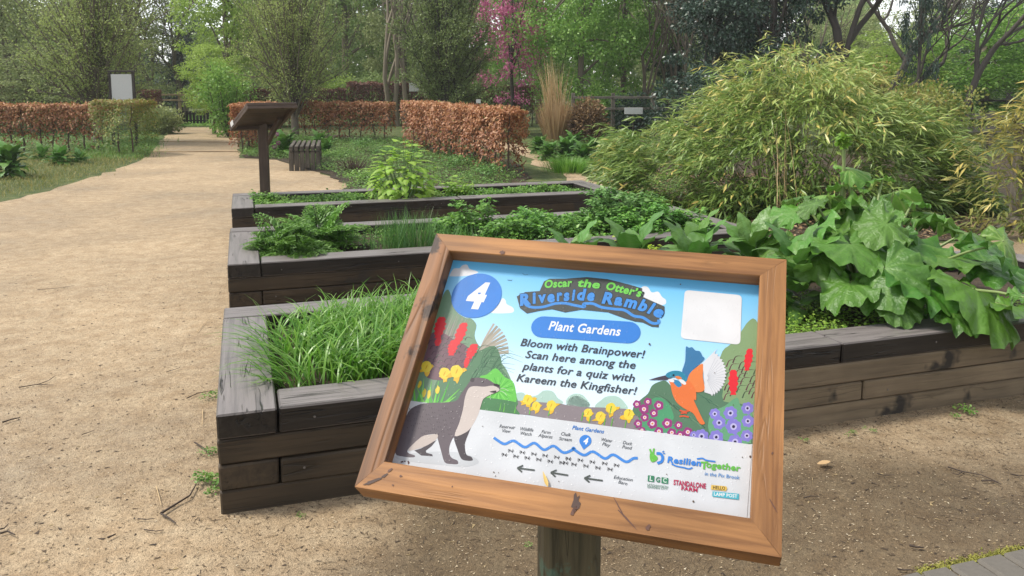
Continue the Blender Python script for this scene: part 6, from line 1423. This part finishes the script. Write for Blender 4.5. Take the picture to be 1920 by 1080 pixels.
# bare trees: real forks, seen against the sky
def bare(seed, H, spread, lvls=5, r0=.14, lean=(0, 0), nb=3, start=1, up=.35):
    r = np.random.default_rng(seed); lines = []
    def grow(p, d, L, rad, lv):
        k = 5; P = [p]
        for i in range(k - 1):
            d = unit(d + r.normal(0, .13, 3) + np.array([lean[0], lean[1], up * .25])); P.append(P[-1] + d * L / (k - 1))
        lines.append((np.array(P), np.linspace(rad, rad * .62, k)))
        if lv == 0: return
        for j in range(nb if lv < lvls else nb + start):
            f = r.uniform(.35, 1) if j else 1.0; i = min(k - 2, int(f * (k - 1))); q = P[i] + (P[i + 1] - P[i]) * (f * (k - 1) - i)
            grow(q, unit(d + spread * unit(r.normal(0, 1, 3)) + [0, 0, up * .3]), L * r.uniform(.55, .85), rad * .55, lv - 1)
    grow(np.array([0, 0, -.05]), np.array([0, 0, 1.0]), H * .32, r0, lvls)
    return lines
def bare_tree(px, Y, label, seed, H, mat='darkbark', leaf=None, name='bare_tree', **kw):
    t = thing(name, at0(px, Y), label, 'tree', 'bare trees in the background'); L = bare(seed, H, **kw)
    kindobj('trunk', tubes(L[:1], 8), M[mat], t, smooth=True); kindobj('branches', tubes(L[1:], 4), M[mat], t, kind='stuff')
    if leaf:
        e = np.array([l[0][-1] for l in L[1:]]); e = np.repeat(e, leaf[1], 0) + rng.normal(0, .12, (len(e) * leaf[1], 3)); n = len(e)
        kindobj('crown', scatter(*DIA, e, frames(rdir(n), rdir(n)), rng.uniform(.04, .08, n)), M[leaf[0]], t, kind='stuff')
    return t
bare_tree(1592, 20, 'dark bare tree forking low, right of the bamboo peak', 31, 9, r0=.16, spread=.75, lvls=5, leaf=('olive', 2))
bare_tree(1655, 22, 'dark bare tree right beside the low forking one', 32, 8.5, r0=.14, spread=.8, lvls=5)
bare_tree(1790, 19, 'bare tree throwing long fine branches across the upper right corner', 33, 7.5, r0=.10, spread=.9, lvls=5, lean=(.12, 0), leaf=('hornbud', 2))
for px, Y, sd, lb in [(1215, 25, 41, 'thin brown bare tree at the left of the thicket'), (1245, 26, 42, 'thin brown bare tree, second in the thicket'), (1285, 24, 43, 'thin brown bare tree in the middle of the thicket'), (1320, 27, 44, 'thin brown bare tree overlapping the dark evergreen'), (1500, 26, 45, 'brown bare tree between the evergreen and the sky gap'), (1540, 28, 47, 'brown bare tree in the sky gap')]:
    bare_tree(px, Y, lb, sd, 7.5, 'bark', r0=.07, spread=.6, lvls=5)
for dx, sd in [(745, 51), (765, 52), (728, 53)]:
    bare_tree(dx, 29, {745: 'pale bare trunk, the thickest of the three between the hornbeams', 765: 'pale bare trunk, rightmost of the three between the hornbeams', 728: 'pale bare trunk, leftmost of the three between the hornbeams'}[dx], sd, 11, 'palebark', r0=.095, spread=.42, lvls=4, up=.8, leaf=('hornbud', 4))
bare_tree(350, 38, 'tall fine branched tree against the sky gap above the far path', 61, 10, 'bark', r0=.12, spread=.5, lvls=5, leaf=('wood_green', 2))
bare_tree(300, 40, 'tall fine branched tree left of the sky gap above the far path', 62, 10, 'bark', r0=.12, spread=.5, lvls=5, leaf=('wood_green', 2))
# far wood that reads as one mass
n = 130000; a = rng.uniform(-1.0, 1.0, n); Y = rng.uniform(52, 66, n); X = a * Y * .95; hgt = (5.2 + 1.6 * np.sin(a * 19) + 1.1 * np.sin(a * 47 + 1) + .8 * np.sin(a * 90)) * rng.random(n) ** .75
kindobj('far_wood', scatter(*DIA, np.column_stack([X, Y, hgt + .1]), frames(rdir(n), rdir(n)), rng.uniform(.22, .5, n), np.clip(rng.normal(.4, .2, n) + .25 * np.sin(a * 33), 0, 1)), M['wood_green'], kind='stuff', label='far green wood closing the view behind all the trees', cat='wood')
# understorey bushes between the trunks
def bush(px, Y, R, H, mat, label, seed, n=60, cat='bush'):
    r = np.random.default_rng(seed); t = thing('bush', at0(px, Y), label, cat, 'bushes under the background trees')
    c = unit(r.normal(0, 1, (n, 3))) * (r.random((n, 1)) ** .4) * [R, R * .7, H / 2] + [0, 0, H / 2]; per = 80; cc = np.repeat(c, per, 0); m = len(cc); d = unit(r.normal(0, 1, (m, 3)))
    pos = cc + d * (r.random((m, 1)) ** .5) * .28; pos[:, 2] = np.maximum(pos[:, 2], .03)
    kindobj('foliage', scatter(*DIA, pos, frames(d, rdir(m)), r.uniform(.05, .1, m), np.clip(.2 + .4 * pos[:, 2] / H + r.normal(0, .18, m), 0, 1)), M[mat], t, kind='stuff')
    kindobj('stems', tubes([(np.array([(0, 0, 0), q * [.6, .6, .5], q]), [.02, .012, .005]) for q in c[:18]], 4), M['brownstem'], t, kind='stuff')
for i, (px, Y, R, H, mt, lb) in enumerate([(425, 23, .75, 1.9, 'fresh', 'dark green bush at the right side of the far path end'), (300, 24.5, .5, .7, 'olive', 'small grey green mound at the left side of the far path end'), (1130, 24, 1.1, 1.3, 'fresh', 'green undergrowth behind the rail fence'), (1190, 23, .9, 1.1, 'ivy', 'dark undergrowth behind the rail fence, its right part'),
                                       (1100, 20.8, .35, .95, 'litter', 'brown twiggy shrub beside the reed grass'), (1320, 19, 1.3, 2.0, 'ivy', 'dark rhododendron like bush at the left shoulder of the bamboo'), (1740, 17, 1.1, 1.5, 'hedgegreen', 'olive green bush behind the right shoulder of the bamboo'), (1640, 18, 1.0, 1.7, 'hedgegreen', 'olive bush behind the right slope of the bamboo'),
                                       (690, 30, 1.6, 1.8, 'wood_green', 'green undergrowth behind the left stretch of the dark copper hedge'), (900, 29, 1.6, 2.0, 'wood_green', 'green undergrowth behind the conical hornbeam'), (100, 27, 1.8, 1.7, 'wood_green', 'green undergrowth behind the left copper hedge'), (500, 29, 1.3, 1.9, 'wood_green', 'green undergrowth behind the second hornbeam'), (610, 30, 1.3, 2.1, 'lime', 'pale green undergrowth right of the second hornbeam')]):
    bush(px, Y, R, H, mt, lb, 70 + i)
# ---------------------------------------------------------------- fences and signs far off
def rail_fence(pts, zs, label, mat='greywood', rr=.05, posts=True):
    c = np.mean([p[:2] for p in pts], 0); t = thing('rail_fence', (c[0], c[1], 0), label, 'fence')
    for a, b in zip(pts[:-1], pts[1:]):
        for z in zs: beam('rail', (a[0], a[1], z), (b[0], b[1], z), rr, rr * 1.4, M[mat], t)
    if posts:
        for p in pts: o = obj('post', boxmesh('post', max(zs) + .12, .10, .10, M[mat], .006), t, (p[0] - c[0], p[1] - c[1] + .08, (max(zs) + .12) / 2), (0, math.pi / 2, 0))
rail_fence([at0(1075, 22.5), at0(1150, 22.5), at0(1225, 22.5), at0(1300, 22.5)], [.80, 1.10], 'mossy two rail fence behind the broad leaved plants', 'greywood')
rail_fence([at0(286, 32), at0(336, 32), at0(387, 32)], [.86, 1.06], 'pale two rail fence across the far end of the path', 'railwood', .05)
rail_fence([at0(1740, 19), at0(1802, 19), at0(1864, 19), at0(1950, 19)], [.42, .72], 'weathered log rail fence on the right behind the bamboo', 'greywood', .09)
pf = thing('picket_fence', at0(372, 30), 'low dark picket fence at the far end of the path', 'fence')
pme_ = boxmesh('picket', .48, .085, .025, M['darkwood'], .004)
for i in range(12): obj('picket', pme_, pf, (-.68 + i * .125, 0, .26), (0, math.pi / 2, math.pi / 2))
for z in (.16, .40): obj('rail', boxmesh('rail', 1.55, .03, .05, M['darkwood'], .003), pf, (0, .03, z))
bw = thing('timber_planter', at0(318, 29.5), 'dark low timber planter left of the picket fence', 'planter')
for k in range(3): obj('board', boxmesh('board', .9, .5, .13, M['darkwood'], .006), bw, (0, 0, .07 + .135 * k))
ws = thing('notice_board', at0(231, 19.0), 'white notice board on two dark posts behind the leftmost hornbeam', 'notice board')
obj('panel', boxmesh('panel', .48, .03, .60, M['white'], .004), ws, (0, 0, 1.38))
for x in (-.265, .265): obj('post', boxmesh('post', 1.72, .045, .06, M['darkwood'], .004), ws, (x, 0, .86), (0, math.pi / 2, 0))
obj('top_rail', boxmesh('top_rail', .6, .07, .04, M['darkwood'], .004), ws, (0, 0, 1.745))
pt = thing('picnic_table', at0(1852, 24.5), 'dark picnic table on the lawn at the right', 'picnic table')
for i in range(5): obj('plank', boxmesh('plank', 1.7, .13, .04, M['darkwood'], .004), pt, (0, -.29 + i * .145, .98))
for s_ in (-1, 1):
    obj('seat', boxmesh('seat', 1.7, .24, .05, M['darkwood'], .004), pt, (0, .62 * s_, .5))
    for x in (-.6, .6): beam('leg', np.array(pt.location) + [x, .5 * s_, 0], np.array(pt.location) + [x, .18 * s_, .96], .09, .04, M['darkwood'], pt, up=(1, 0, 0))
for x in (-.6, .6): obj('cross_bar', boxmesh('cross_bar', 1.4, .04, .09, M['darkwood'], .004), pt, (x, 0, .44), (0, 0, math.pi / 2))
fp = thing('fence_post', at0(1921, 8.3), 'square weathered post cut by the right edge of the photo', 'post')
obj('shaft', boxmesh('shaft', 1.08, .1, .1, M['greywood'], .008), fp, (0, 0, .52), (0, math.pi / 2, .2)); obj('foot', boxmesh('foot', .16, .2, .14, M['greywood'], .02), fp, (.02, -.02, .05))
for px, py, Y, w_, h_, lb in [(779, 163, 28, .42, .30, 'small white board seen over the dark copper hedge'), (897, 190, 22, .12, .10, 'tiny white plant label above the nearest hedge'), (1188, 208, 20.5, .45, .16, 'white card below the mossy rail fence')]:
    p = AT(px, py, Y); t = thing('white_board', (p[0], p[1], 0), lb, 'board'); obj('panel', boxmesh('panel', w_, .02, h_, M['white'], .003), t, (0, 0, p[2])); obj('stake', boxmesh('stake', p[2], .03, .03, M['darkwood'], .003), t, (0, .03, p[2] / 2), (0, math.pi / 2, 0))

# ---------------------------------------------------------------- thin damp air of a grey spring day
hz = bpy.data.materials.new('damp_air'); hz.use_nodes = True; hn = hz.node_tree; hn.nodes.clear()
pvn = hn.nodes.new('ShaderNodeVolumePrincipled'); pvn.inputs['Color'].default_value = (.93, .95, .96, 1); pvn.inputs['Density'].default_value = 0.001; pvn.inputs['Anisotropy'].default_value = 0.2
ho = hn.nodes.new('ShaderNodeOutputMaterial'); hn.links.new(pvn.outputs[0], ho.inputs['Volume'])
V, F = cbox(172, 272, 15.0, .01); o = obj('haze', mesh('haze', V + np.array([0, 71, 6.2]), F, hz)); tag(o, kind='stuff', label='thin pale haze in the air over the garden', cat='haze')
